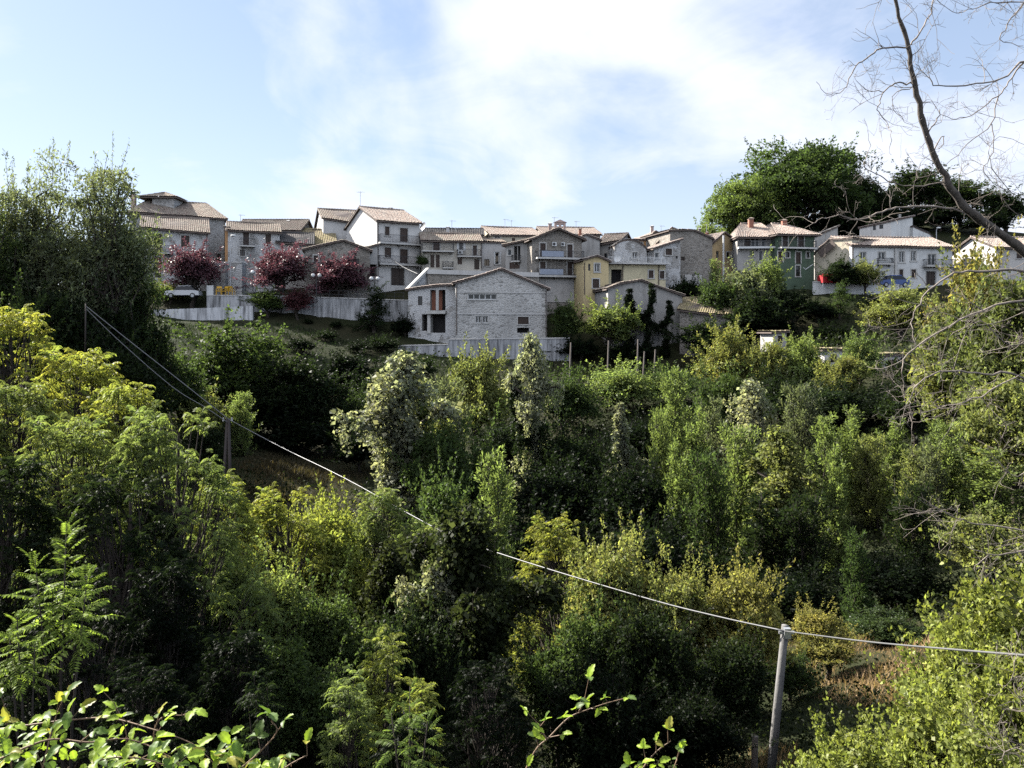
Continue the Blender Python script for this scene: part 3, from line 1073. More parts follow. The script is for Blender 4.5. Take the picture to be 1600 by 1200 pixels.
h = House('house', 'pale house under a dark grey roof left of the mossy tiled roof', 434, 105, 488, 106, 440, 'palegrey', 8)
h.opening(457, 385, 463, 397, 'shutter')
h.shell([(434, 378.5), (488, 382.5)], ridge=(452, 366), roof='tile_dark', ridge_t=0.6, over=0.6)

h = House('house', 'house with a mossy yellowish tile roof behind the stone gable barn', 478, 108, 521, 109, 440, 'grey', 9)
h.shell([(478, 382), (521, 384)], ridge=(488, 360), roof='tile_moss', ridge_t=0.7, over=0.5, side_over=0.6)

# -- white house with the lit gable
h = House('white_house', 'white house with a sunlit left gable and dark roof left of the tall one', 505, 113, 570, 115, 430, 'white', 9)
h.opening(551, 360, 561, 382, 'doorshutter'); h.opening(563.5, 359, 568.5, 373, 'shutter'); h.opening(516, 367, 519, 375, 'glass', trim=False)
h.shell([(505, 341), (528, 345.5), (570, 351)], ridge=(512, 328.5), roof='tile', ridge_t=0.5, over=0.35)
h.antenna(548, 329, 345, 3)

# -- tall white house
h = House('white_house', 'tall three storey white house with balconies and a pink clay roof', 589, 103, 655.5, 106.2, 446, 'white', 11)
h.opening(601.5, 354, 608.5, 368, 'shutter'); h.opening(625, 356.5, 637, 378, 'doorshutter')
h.opening(601, 387, 611, 402.5, 'shutter'); h.opening(625, 389.5, 637, 411, 'doorshutter')
h.opening(611, 419, 632, 446, 'garage')
h.shell([(589, 345), (655.5, 349)], ridge=(592, 325.5), roof='tile_pink', ridge_t=0.5, over=0.5, pitch=0.2)
h.balcony(590, 655, 378.5, 368.5, 0.9, th=0.2); h.balcony(590, 653, 411.5, 401, 0.9, th=0.2)
h.chimney(607.5, 613, 324, 331, 6, 'white'); h.antenna(563, 299, 325, 5, side=-1)
h.pipe(590.5, 348, 440)
h.dish(662, 356, 4.6, 0.75, (-0.7, -0.5, 0.35), 'steel')
h = House('lean_to', 'small dark lean-to shed between stone gable barn and tall white house', 575, 101.5, 590, 102.2, 446, 'grey', 3, cat='shed', group=None)
h.opening(577, 413, 589, 432, 'void', trim=False)
h.shell([(575, 388), (590, 384)], gable=True, roof='tile', side_over=0.1)

# -- stone gable barn behind the purple trees
h = House('stone_barn', 'brown stone barn with a wide low gable behind the purple trees', 476, 99, 578, 100.5, 450, 'stone_brown', 10, cat='barn')
h.opening(490, 399, 497, 409, 'shutter'); h.opening(553, 404, 561, 416, 'glass', trim=False)
h.shell([(476, 391), (537, 377), (578, 393)], gable=True, roof='tile', over=0.7)

# -- house with dark flat ridge roof, two balconies
h = House('house', 'cream house with dark upper roof and a railed balcony left of centre', 660, 104, 752, 105.5, 428, 'paleyellow', 8)
h.mat = M['offwhite']
h.opening(677, 375.5, 687, 392, 'doorshutter'); h.opening(672.5, 398, 678.5, 418, 'doorshutter', trim=False); h.opening(681, 398, 687, 418, 'doorshutter', trim=False)
h.opening(717, 378, 724, 391, 'open'); h.opening(739, 383.5, 745, 399.5, 'doorshutter'); h.opening(715, 402, 722, 413, 'shutter', trim=False); h.opening(741, 405, 749, 421, 'door', trim=False)
h.shell([(660, 376), (752, 377)], ridge=(690, 366.5), roof='tile', ridge_t=0.3, over=0.5, side_over=0.25)
h.balcony(658.5, 708, 392, 381.5, 1.0, kind='hbars'); h.balcony(714, 751, 400, 390, 0.7)
h.balcony(691, 708, 418, 409, 0.6, kind='hbars')
h.ac_unit(714.5, 392, 723, 397.5); h.pipe(752, 379, 420)
h.chimney(697.5, 702, 354, 361, 5, 'white'); h.antenna(706, 344, 362, 6); h.antenna(712, 356, 362, 6)
h2 = House('house', 'dark roofed attic storey standing behind the railed cream house', 662, 109, 754, 109.5, 400, 'grey', 7)
h2.shell([(662, 368), (754, 369)], ridge=(700, 359.5), roof='tile_dark', ridge_t=0.5, over=0.3)

h = House('house', 'narrow grey house with white shutters beside the stone gable house', 752, 105.8, 792, 107, 440, 'palegrey', 7)
h.opening(756.5, 405, 765, 415.5, 'glass'); h.opening(774, 394, 780, 413, 'open')
h.shell([(752, 379), (792, 380)], roof='tile', ridge=(760, 375), ridge_t=0.4, over=0.2, side_over=0.0)
h = House('house', 'house with a long lit clay roof and white shuttered upper window', 768, 111, 848, 113, 420, 'cream', 9)
h.opening(772.5, 368.5, 781, 386, 'whiteglass'); h.opening(800, 372, 805, 384, 'shutter', trim=False)
h.shell([(768, 368), (848, 369.5)], ridge=(800, 357), roof='tile_pink', ridge_t=0.6, over=0.3, side_over=0.2)
h.antenna(789, 342, 357, 4); h.antenna(799, 344, 357, 6, side=-1)

# -- stone gable house in the middle
h = House('stone_house', 'stone gable house with two long balconies and blue panels in the centre', 831, 98, 909, 99.5, 470, 'stone_brown', 10)
for (a_, b_, c_, d_) in ((844, 380, 852.5, 402), (886.5, 382, 894.5, 403), (844, 409, 852.5, 430), (886.5, 409, 894, 430.5)):
    h.opening(a_, b_, c_, d_, 'doorshutter')
h.opening(854, 450, 863.5, 460, 'glass'); h.opening(881.5, 450, 891, 461, 'glass')
h.shell([(831, 374.5), (871, 359), (909, 375)], gable=True, roof='tile', over=1.0, side_over=0.5)
h.balcony(836, 909, 402.5, 393, 1.1, th=0.22, kind='panel', x0p=843, x1p=877); h.balcony(838, 909, 430.5, 421, 1.1, th=0.22, kind='panel', x0p=840, x1p=876)
h.band(831.5, 908.5, 436, 472, 'palegrey', 0.05, 'rendered_plinth')
h.ac_unit(862, 378.5, 868.5, 385); h.ac_unit(876, 379, 881.5, 385)
h.antenna(866, 339, 352, 9); h.antenna(900, 345, 358, 9)
h = House('house', 'low grey wing with a wooden loggia left of the stone gable house', 790, 101, 831, 100, 450, 'grey', 6)
h.opening(793.5, 390, 799, 399, 'whiteglass'); h.opening(803, 384.5, 808, 407, 'void', trim=False); h.opening(809, 384.5, 813, 407, 'void', trim=False)
h.opening(796, 410, 812, 420, 'shutter', trim=False)
h.shell([(790, 384.5), (831, 375)], roof='tile', gable=True, side_over=0.4, over=0.9)
h.balcony(801, 814, 408, 399, 0.7)

# -- bell gable, roofs behind
h = House('house', 'far house carrying a little pink bell gable above the centre roofs', 850, 113, 938, 114, 400, 'cream', 10)
h.shell([(850, 366), (938, 368)], ridge=(880, 357), roof='tile_pink', ridge_t=0.5, over=0.3)
D = 113
mb = MB()
a, b = P(866.5, 359, D), P(884, 347, D)
for (x0, x1) in ((866.5, 870), (873.5, 877), (880.5, 884)):
    q0, q1 = P(x0, 362, D), P(x1, 350.5, D)
    mb.abox(q0.x, q1.x, D, D + 0.7, q0.z - 1, q1.z)
q0, q1 = P(866.5, 350.5, D), P(884, 347.5, D)
mb.abox(q0.x, q1.x, D, D + 0.7, q0.z, q1.z)
pk = P(875, 343, D)
mb.add([(q0.x - .15, D - .1, q1.z), (q1.x + .15, D - .1, q1.z), (pk.x, D - .1, pk.z), (q0.x - .15, D + .8, q1.z), (q1.x + .15, D + .8, q1.z), (pk.x, D + .8, pk.z)],
       [(0, 1, 2), (5, 4, 3), (0, 2, 5, 3), (1, 4, 5, 2), (0, 3, 4, 1)])
mb.build('bell_gable', M['pinkish'], h.root)
h.chimney(857, 862, 348, 360, 0.5, 'pinkish'); h.chimney(904.5, 908.5, 356, 368, -3, 'brick')

h = House('grey_house', 'narrow grey gabled house just behind the little yellow one', 907, 103, 937, 103.5, 430, 'grey', 10)
h.shell([(907, 372), (916, 367.5), (937, 376)], gable=True, roof='tile_pink', over=0.3)
h = House('house', 'shaded house with a brown tiled roof left of the rounded grey gable', 935, 105, 968, 104, 430, 'grey', 7)
h.opening(944, 396, 949, 405, 'glass', trim=False)
h.shell([(935, 383), (968, 376)], ridge=(940, 368), roof='tile', ridge_t=0.6, over=0.5)
h = House('grey_house', 'grey house with a rounded gable top behind the roof terrace', 960, 101.5, 1011, 102, 430, 'stone_plaster', 8)
h.opening(988, 394, 996, 404, 'whiteglass')
h.shell([(960, 386), (965, 381), (972, 377.5), (980, 376), (990, 376.5), (998, 380), (1005, 385), (1011, 391)], gable=True, roof='tile_dark', side_over=0.0, over=0.1)
h = House('orange_house', 'orange walled house with clay roofs and a square chimney on the skyline', 968, 111, 1036, 112, 410, 'orange', 9)
h.opening(1011, 378, 1019, 386, 'shutter'); h.opening(998, 379, 1004, 386, 'shutter')
h.shell([(968, 376), (1012, 376), (1024, 362), (1036, 370)], gable=True, roof='tile_pink', over=0.3)
h.chimney(1016.5, 1021, 352, 364, 1, 'pinkish'); h.antenna(1033, 352, 363, 3)

# -- yellow house and pale yellow row
h = House('yellow_house', 'small yellow gabled house right of the stone gable house', 911.5, 95.5, 951, 96.2, 464, 'yellow', 6)
h.opening(919, 412, 922.5, 423, 'glass', trim=False); h.opening(929, 412, 937, 425, 'whiteglass'); h.opening(926, 436, 936, 450, 'shutter')
h.shell([(911.5, 407), (932, 401), (951, 409)], gable=True, roof='tile_pink', over=0.5, side_over=0.3)
h.pipe(913, 410, 460)
h = House('yellow_house', 'pale yellow low house with a railed roof terrace', 951, 97.5, 1040, 98.5, 450, 'paleyellow', 6)
h.opening(955, 421, 972, 446, 'void', trim=False); h.opening(1013.5, 422.5, 1021, 434.5, 'shutter'); h.opening(1031, 423.5, 1038, 435.5, 'shutter')
h.shell([(951, 413.5), (1040, 413.5)], noroof=True)
mb = MB()
mb.box(h.pt(h.L / 2, h.zfront(990, 413.4) + 0.08, -2.7), Vector((h.u.x, h.u.y, 0)) * (h.L / 2 + 0.35), Vector((h.n.x, h.n.y, 0)) * 3.4, (0, 0, 0.08))
ter = mb.build('roof_terrace', M['concrete_pale'], h.root)
r = MB(); z = h.zfront(990, 411.8)
for i in range(5):
    r.bar(h.pt(-0.2, z + 0.1 + i * 0.16, 0.55), h.pt(h.L + 0.25, z + 0.1 + i * 0.16, 0.55), 0.035 if i < 4 else 0.06)
for i in range(9):
    w = lerp(-0.2, h.L + 0.25, i / 8); r.bar(h.pt(w, z - 0.1, 0.55), h.pt(w, z + 0.76, 0.55), 0.05)
r.build('railing', M['steel'], ter)
h.pipe(973, 415, 446); h.pipe(1029, 415, 448)
h.dish(965, 405, -2, 0.42, (-0.3, -0.8, 0.3))

# -- stone houses right of the centre
h = House('stone_house', 'stone house under one rising roof slope with a dark square window', 1022, 100.5, 1063, 101.5, 440, 'stone_plaster', 6)
h.opening(1040, 388.5, 1050, 398.5, 'shutter'); h.opening(1056, 400, 1059, 404, 'void', trim=False)
h.opening(1023.5, 395, 1029, 404, 'whiteglass')
h.shell([(1022, 389.5), (1063, 376)], gable=True, roof='tile_pink', over=0.6)
h = House('stone_house', 'tall windowless stone house with a stepped roofline right of centre', 1047, 104.5, 1113, 106, 455, 'stone_brown', 9)
h.opening(1064, 401, 1070, 407, 'shutter', trim=False)
h.shell([(1047, 361.5), (1084, 361), (1113, 374)], gable=True, roof='tile', over=0.4, side_over=0.3)
h.band(1069, 1096, 429, 452, 'palegrey', 0.12, 'rendered_patch')
h.chimney(1091, 1094, 356, 364, 5, 'stone_brown'); h.chimney(1103, 1105, 362, 370, 4, 'brick')
h = House('orange_house', 'sunlit ochre wall and sloping roof squeezed behind the stepped stone house', 1026, 108, 1048, 107, 430, 'ochre', 7)
h.shell([(1026, 383), (1048, 360)], gable=True, roof='tile_pink', over=0.3)

# -- big stone hall in front of the village
h = House('stone_hall', 'big stone hall with a broad gable and small windows below the centre', 712, 90, 854.5, 91.5, 528, 'stone_blocks', 13, cat='hall', group=None)
h.opening(731.5, 459.5, 776, 468, 'strip'); h.opening(743, 494, 751.5, 504.5, 'whiteglass'); h.opening(754, 494, 762.5, 504.5, 'whiteglass')
h.opening(809, 495, 826, 506.5, 'shutter'); h.opening(808, 512, 827, 520, 'void', trim=False)
h.shell([(712, 443.5), (783, 422), (854.5, 452)], gable=True, roof='tile_pink', over=0.6, side_over=0.35)
h.band(712.5, 854, 456, 458, 'concrete_pale', 0.06, 'string_course'); h.band(712.5, 854, 489, 491.5, 'concrete_pale', 0.06, 'string_course'); h.band(727, 780, 454.5, 457.5, 'trim', 0.09, 'lintel')
h.pipe(713.5, 446, 524); h.pipe(853, 455, 526)
h = House('stone_annex', 'stone annex with a flat white coping behind the gable of the stone hall', 668, 95, 842, 95, 520, 'stone_brown', 7, cat='hall', group=None)
h.shell([(668, 428), (842, 433)], noroof=True)
mb = MB()
a, b = h.uz(668, 421), h.uz(842, 426)
mb.hexa([h.pt(0, h.zfront(668, 428), .2), h.pt(h.L, h.zfront(842, 433), .2), h.pt(h.L, h.zfront(842, 433), -.5), h.pt(0, h.zfront(668, 428), -.5),
         h.pt(0, a[1], .2), h.pt(h.L, b[1], .2), h.pt(h.L, b[1], -.5), h.pt(0, a[1], -.5)])
mb.build('coping', M['concrete_pale'], h.root)
h = House('porch_wing', 'stone wing with an open brick loggia on the left of the stone hall', 638, 92.5, 711.5, 91.2, 525, 'stone_plaster', 8, cat='hall', group=None)
h.opening(672, 453, 696, 485, 'void', trim=False); h.opening(653, 463, 660, 477, 'glass', trim=False)
h.opening(659, 491, 668, 517, 'void', trim=False); h.opening(673, 491, 696, 520, 'void', trim=False)
h.shell([(638, 454), (671, 449), (711.5, 446)], gable=True, roof='tile_pink', over=0.5, side_over=0.3)
w0, z0 = h.uz(683, 485); _, z1 = h.uz(683, 453)
mb = MB(); mb.box(h.pt(w0, (z0 + z1) / 2, -0.1), (0.16, 0, 0), (0, 0.16, 0), (0, 0, (z1 - z0) / 2)); mb.build('column', M['trim'], h.root)
mb = MB(); mb.box(h.pt(w0, (z0 + z1) / 2, -0.8), (0.95, 0, 0), (0, 0.03, 0), (0, 0, (z1 - z0) / 2)); mb.build('brick_back_wall', M['brick'], h.root)
w1, z2 = h.uz(670.5, 521)
mb = MB(); mb.box(h.pt(w1, (z2 + z0) / 2, 0.06), (0.18, 0, 0), (0, 0.12, 0), (0, 0, (z0 - z2) / 2)); mb.build('column', M['trim'], h.root)
h.band(668, 698, 486, 490.5, 'trim', 0.5, 'loggia_floor')
# raking coping at its left end
mb = MB(); a, b = P(636, 453, 93), P(669, 420, 95.4)
mb.bar(a, b, 0.5, 0.3); mb.build('raking_coping', M['trim'], h.root)
mb = MB()
c0, c1 = P(640, 520, 93.2), P(668, 520, 95.4)
mb.hexa([c0, c1, c1 + Vector((0, .3, 0)), c0 + Vector((0, .3, 0)), P(640, 451, 93.2), P(668, 424, 95.4), P(668, 424, 95.4) + Vector((0, .3, 0)), P(640, 451, 93.2) + Vector((0, .3, 0))])
mb.build('raking_wall', M['stone_plaster'], h.root)

# -- low ivy building and its roofs, right of the hall
h = House('outbuilding', 'low grey outbuilding with a shallow gable and ivy on its front', 950, 90.5, 1066, 92, 500, 'grey', 7, cat='outbuilding', group=None)
h.opening(1019, 452, 1026, 466, 'void', trim=False)
h.shell([(950, 452), (967, 445), (1000, 439), (1066, 463)], gable=True, roof='tile', over=0.6)
h = House('outbuilding', 'half ruined shed with a pale ragged tile roof below the stone houses', 1062, 90, 1146, 88, 545, 'stone_brown', 5, cat='shed', group=None)  # brown rubble puts the shade of the front wall into its colour
h.shell([(1062, 484), (1146, 495)], ridge=(1080, 468), roof='tile_moss', ridge_t=0.9, over=0.4)

# -- houses on the right
h = House('ochre_house', 'ochre gabled house with a white flue pipe left of the green house', 1113, 106.5, 1162, 109, 440, 'ochre', 9)
h.opening(1135, 394, 1140, 402, 'glass'); h.opening(1144, 394, 1149, 402, 'glass'); h.opening(1119, 392, 1124, 404, 'void', trim=False)
h.shell([(1113, 381), (1131, 364), (1162, 387)], gable=True, roof='tile_pink', over=0.5, side_over=0.3)
mb = MB(); mb.tube([P(1130.5, 440, 106), P(1130.5, 368, 106)], 0.13, 6); mb.build('flue_pipe', M['white_paint'], h.root)
h.dish(1149.5, 365, 2, 0.35, (0.2, -0.9, 0.3), 'iron'); h.antenna(1104, 350, 362, 3)
h = House('green_house', 'dark green four storey house with brown shutters and hipped roof', 1215, 102.5, 1272, 103.5, 456, 'green', 9)
h.opening(1222.5, 368, 1231, 385, 'doorshutter'); h.opening(1247, 368, 1256, 386, 'doorshutter')
h.opening(1215.8, 393, 1223, 410, 'doorshutter'); h.opening(1228, 394, 1233.5, 402.5, 'glass'); h.opening(1243.5, 394, 1251, 412, 'doorshutter'); h.opening(1260, 394, 1264.5, 403, 'glass'); h.opening(1243.5, 415, 1250, 432, 'glass')
h.shell([(1215, 366), (1272, 366.5)], ridge=(1225, 351.5), roof='tile_pink', ridge_t=0.5, over=0.7, hip=2.2, side_over=0.6)
h.balcony(1215.5, 1271, 386.5, 377, 0.9, th=0.2, mat='concrete_pale'); h.chimney(1221.5, 1228.5, 343, 352, 4, 'brick')
mb = MB(); mb.tube([P(1255, 418, 102.3), P(1259, 421, 102.3), P(1270, 413, 102.8)], 0.05, 6); mb.build('flue_pipe', M['white_paint'], h.root)
h = House('green_house', 'set back wing with a white balcony door left of the green front', 1152, 104.5, 1215, 104, 450, 'grey', 8)
h.opening(1163, 371, 1172, 386, 'doorshutter'); h.opening(1174, 371, 1186, 386, 'whiteglass'); h.opening(1190, 371, 1196, 386, 'whiteglass'); h.opening(1171, 391, 1178, 401, 'glass'); h.opening(1186, 392, 1191, 408, 'whiteglass')
h.shell([(1152, 369), (1215, 369)], ridge=(1190, 351.5), roof='tile_pink', ridge_t=0.55, over=0.9, hip=1.5, side_over=0.3)
h.balcony(1152, 1214.5, 386.5, 377, 1.0, th=0.25, mat='white_paint'); h.chimney(1169.5, 1176.5, 340, 354, 3, 'brick')

h = House('white_house', 'long two storey white house with a thin clay roof on the right', 1331, 99.5, 1488, 101, 446, 'white_clean', 7.5)
for (a_, b_, c_, d_, k_) in ((1344, 394, 1353, 405, 'whiteglass'), (1372.5, 394, 1383, 405.5, 'whiteglass'), (1405, 393, 1413, 410, 'whiteglass'), (1423.5, 392.5, 1431, 408, 'whiteglass'), (1450, 397, 1462, 414, 'whiteglass'),
                             (1372, 424, 1383, 431, 'whiteglass'), (1405, 421, 1411, 433, 'shutter'), (1424, 421, 1431, 434, 'shutter'), (1447, 424, 1462, 446, 'garage'), (1344, 420, 1353, 440, 'doorshutter')):
    h.opening(a_, b_, c_, d_, k_)
h.shell([(1331, 384), (1488, 387.5)], ridge=(1370, 372.5), roof='tile_pink', ridge_t=0.6, over=0.4, pitch=0.2)
h.band(1397.5, 1400.5, 386, 446, 'trim', 0.15, 'pilaster'); h.balcony(1369, 1392, 412, 404, 0.7); h.balcony(1441, 1486, 415.5, 406, 0.9)
h.pipe(1332.5, 387, 440)
h = House('cream_house', 'sunlit cream house wall with a sloping skylit roof beside the green house', 1273, 104, 1331, 99.8, 446, 'cream', 7)
h.shell([(1273, 397), (1297, 376), (1331, 373.5)], gable=True, roof='tile_pink', over=0.2, side_over=0.2)
mb = MB(); a, b = P(1279, 396, 103.2), P(1302, 377.5, 101.5)
mb.bar(a + Vector((0, -.3, -.2)), b + Vector((0, -.3, -.2)), 0.12, 0.9); mb.build('awning', M['eave'], h.root)
h = House('grey_house', 'small grey gable peeping over the roof beside the green house', 1273, 112, 1309, 112, 420, 'grey', 8)
h.shell([(1273, 371), (1309, 355)], gable=True, roof='tile_dark', over=0.2)
h = House('white_house', 'white house with one rising roof edge below the wooded hill', 1392, 117, 1426, 117.5, 410, 'white_clean', 8)
h.shell([(1392, 346.5), (1426, 339)], gable=True, roof='tile_pink', over=0.3, side_over=0.3)
h = House('cream_house', 'sunlit cream upper wall with two small windows below the wooded hill', 1343, 119, 1392, 117, 410, 'white', 8)
h.opening(1364, 352.5, 1368.5, 359.5, 'glass', trim=False); h.opening(1374, 351, 1380, 357.5, 'glass', trim=False)
h.shell([(1343, 357.5), (1392, 346.8)], gable=True, roof='tile_pink', over=0.2, side_over=0.2); h.chimney(1404, 1407, 335, 342, 3, 'white')
h = House('white_house', 'low white lean-to wing sloping down to the lamp below the hill', 1426.5, 117, 1457, 117.5, 410, 'white_clean', 7)
h.opening(1434, 369.5, 1441, 375, 'glass', trim=False)
h.shell([(1426.5, 355), (1452, 366), (1457, 371)], gable=True, roof='tile_dark', over=0.1, side_over=0.1)
h = House('white_house', 'pale house with a pinkish roof half hidden at the right edge', 1556, 98, 1640, 99, 440, 'palegrey', 8)
h.opening(1588, 391, 1597, 404, 'shutter')
h.shell([(1556, 387), (1640, 388)], ridge=(1590, 373), roof='tile_pink', ridge_t=0.5)

# ---------------------------------------------------------------- terrace walls
def wall_run(name, label, pts, mat, th=0.5, cat='wall', group='terrace walls', cope=True, drop=1.5, stain=None):
    """pts: (px, ytop, ybase, D)"""
    root = empty(name, P(pts[0][0], pts[0][2], pts[0][3]))
    tag(root, label, cat, group)
    mb, cp = MB(), MB()
    for (x0, t0, b0, D0), (x1, t1, b1, D1) in zip(pts[:-1], pts[1:]):
        a, b, c, d = P(x0, b0, D0), P(x1, b1, D1), P(x1, t1, D1), P(x0, t0, D0)
        k = Vector((0, th, 0)); dz = Vector((0, 0, drop))
        mb.hexa([a - dz, b - dz, b - dz + k, a - dz + k, d, c, c + k, d + k])
        if cope:
            e = Vector((0, 0.06, 0)); z = Vector((0, 0, 0.12)); u = Vector((0, 0, .002))
            cp.hexa([d - e + u, c - e + u, c + k + e + u, d + k + e + u, d - e + z, c - e + z, c + k + e + z, d + k + e + z])
    mb.build('wall_face', M[mat], root)
    if cope: cp.build('coping', M['concrete_pale'], root)
    return root


wall_run('retaining_wall', 'tall stained concrete retaining wall under the terrace with yellow chairs', [(323, 462, 500, 97), (430, 463, 510, 97), (520, 466, 520, 97), (640, 470, 528, 96)], 'concrete')
wall_run('retaining_wall', 'lower whitewashed retaining wall at the left below the purple trees', [(236, 484, 505, 94), (300, 482, 503, 94), (395, 478, 508, 94)], 'whitewash', cope=False)
wall_run('retaining_wall', 'dark streaked concrete wall below the big stone hall', [(622, 541, 560, 87), (700, 539, 566, 86.5), (702, 531, 568, 86.5), (890, 529, 572, 87)], 'concrete')
wall_run('parapet_wall', 'low white parapet in front of the long white house', [(1271, 441, 455, 98.5), (1330, 442, 456, 98), (1405, 446, 458, 98)], 'white_clean', th=0.3)
wall_run('terrace_wall', 'grey stone terrace wall with steps behind the street lamp', [(330, 410, 445, 102), (378, 411, 445, 102)], 'stone_plaster', th=1.5)
mb = MB()
for i in range(9):                                        # steps beside it
    p = P(334 + 2.2 * i, 440 - 3.6 * i, 101.4)
    mb.abox(p.x, p.x + 2.2 / F * 101.4 - .004, 101.0, 101.96, p.z - 3, p.z)
tag(mb.build('stone_steps', M['stone'], org=P(334, 440, 101)), 'flight of worn stone steps up to the grey house', 'steps')

# ---------------------------------------------------------------- lamps
def street_lamp(px, ytop, ybase, D, label):
    b = P(px, ybase, D)
    root = empty('street_lamp', b); tag(root, label, 'street lamp', 'street lamps')
    t = P(px, ytop + 4, D)
    mb = MB(); mb.tube([b - Vector((0, 0, 1)), lerp(b, t, .5), t], [0.09, 0.075, 0.055], 8); mb.build('pole', M['steel'], root)
    mb = MB(); mb.tube([t, t + Vector((0.05, 0, 0.2)), t + Vector((0.45, 0, 0.35))], 0.04, 6); mb.build('arm', M['steel'], root)
    mb = MB(); c = t + Vector((0.35, 0, 0.38)); mb.sphere(c, 0.3, 10, 6, (1.2, 0.6, 0.45)); mb.build('lamp_head', M['white_paint'], root, smooth=True)


street_lamp(360, 369, 452, 98.5, 'tall white street lamp on the terrace beside yellow chairs')
street_lamp(1463, 356, 376, 118, 'street lamp on the hill road right of white houses')


def globe_lamp(px, ytop, ybase, D, label, n=2):
    b = P(px, ybase, D)
    root = empty('globe_lamp', b); tag(root, label, 'lamp', 'globe lamps')
    t = P(px, ytop, D)
    mb = MB(); mb.tube([b - Vector((0, 0, .6)), t], 0.05, 6)
    mb.tube([t + Vector((-0.38, 0, 0)), t + Vector((0.38, 0, 0))], 0.03, 5); mb.build('pole', M['iron'], root)
    for s_ in ((-1, 1) if n == 2 else (0,)):
        mb = MB(); mb.sphere(t + Vector((0.38 * s_, -0.05, 0.2)), 0.24, 12, 8); mb.build('globe', M['globe'], root, smooth=True)


globe_lamp(494.5, 433, 466, 94.5, 'twin globe lamp in front of the biggest purple tree')
globe_lamp(585.5, 438, 468, 94.5, 'twin globe lamp right of the last purple tree')
globe_lamp(395, 428, 455, 94.5, 'single globe lamp at the left edge of the middle purple tree', 1)

# ---------------------------------------------------------------- terrace furniture
def chair(px, py, D, rz, label):
    b = P(px, py, D)
    root = empty('plastic_chair', b); tag(root, label, 'chair', 'yellow chairs on the terrace')
    root.rotation_euler = (0, 0, rz)
    def part(nm, f):
        m_ = MB(); f(m_)
        o = m_.build(nm, M['yellow_plastic']); o.parent = root; return o
    part('seat', lambda m_: m_.abox(-.3, .3, -.28, .28, .46, .52))
    part('backrest', lambda m_: (m_.hexa([(-.3, .26, .9), (.3, .26, .9), (.3, .32, .9), (-.3, .32, .9), (-.28, .34, 1.1), (.28, .34, 1.1), (.28, .4, 1.1), (-.28, .4, 1.1)]),
                                 [m_.bar((x, .27, .5), (x, .32, .95), .07) for x in (-.27, -.09, .09, .27)]))
    for x in (-.27, .27):
        for y in (-.25, .25):
            part('leg', lambda m_: m_.bar((x * 1.08, y * 1.1, 0), (x, y, .47), .06))
        part('armrest', lambda m_: (m_.bar((x * 1.08, -.26, .74), (x * 1.08, .3, .78), .07, .05), m_.bar((x * 1.08, -.24, .5), (x * 1.08, -.24, .74), .06)))


for i, (px, rz, lb) in enumerate(((342, 0.2, 'yellow plastic chair nearest the white panel'), (352, -0.3, 'yellow plastic chair in the middle of three'), (362, 2.9, 'yellow plastic chair at the foot of the street lamp'))):
    chair(px, 461.5, 97.25, rz, lb)
mb = MB()
a, b = P(323.5, 461.5, 97.2), P(333, 446, 97.2)
mb.abox(a.x, b.x, 97.18, 97.24, a.z, b.z)
mb.abox(a.x - .04, a.x, 97.15, 97.27, a.z - .1, b.z + .05); mb.abox(b.x, b.x + .04, 97.15, 97.27, a.z - .1, b.z + .05)
tag(mb.build('display_board', M['white_paint'], org=a), 'upright white panel left of the yellow chairs', 'panel')
# railing along the terrace
root = empty('terrace_railing', P(370, 462, 97.2)); tag(root, 'thin iron railing on top of the tall retaining wall', 'railing')
for i in range(19):
    x = 370 + i * 14.5
    p = P(x, 462 + (x - 370) * 0.03, 97.2 - (x - 323) * 0.0022)
    m_ = MB(); m_.bar(p, p + Vector((0, 0, 1.0)), 0.05); m_.build('post', M['iron'], root)
m_ = MB()
for k in (0.5, 0.97):
    p0, p1 = P(370, 462, 97.2), P(370 + 18 * 14.5, 462 + 18 * 14.5 * 0.03, 97.2 - 308 * 0.0022)
    m_.bar(p0 + Vector((0, 0, k)), p1 + Vector((0, 0, k)), 0.04)
m_.build('rail', M['iron'], root)


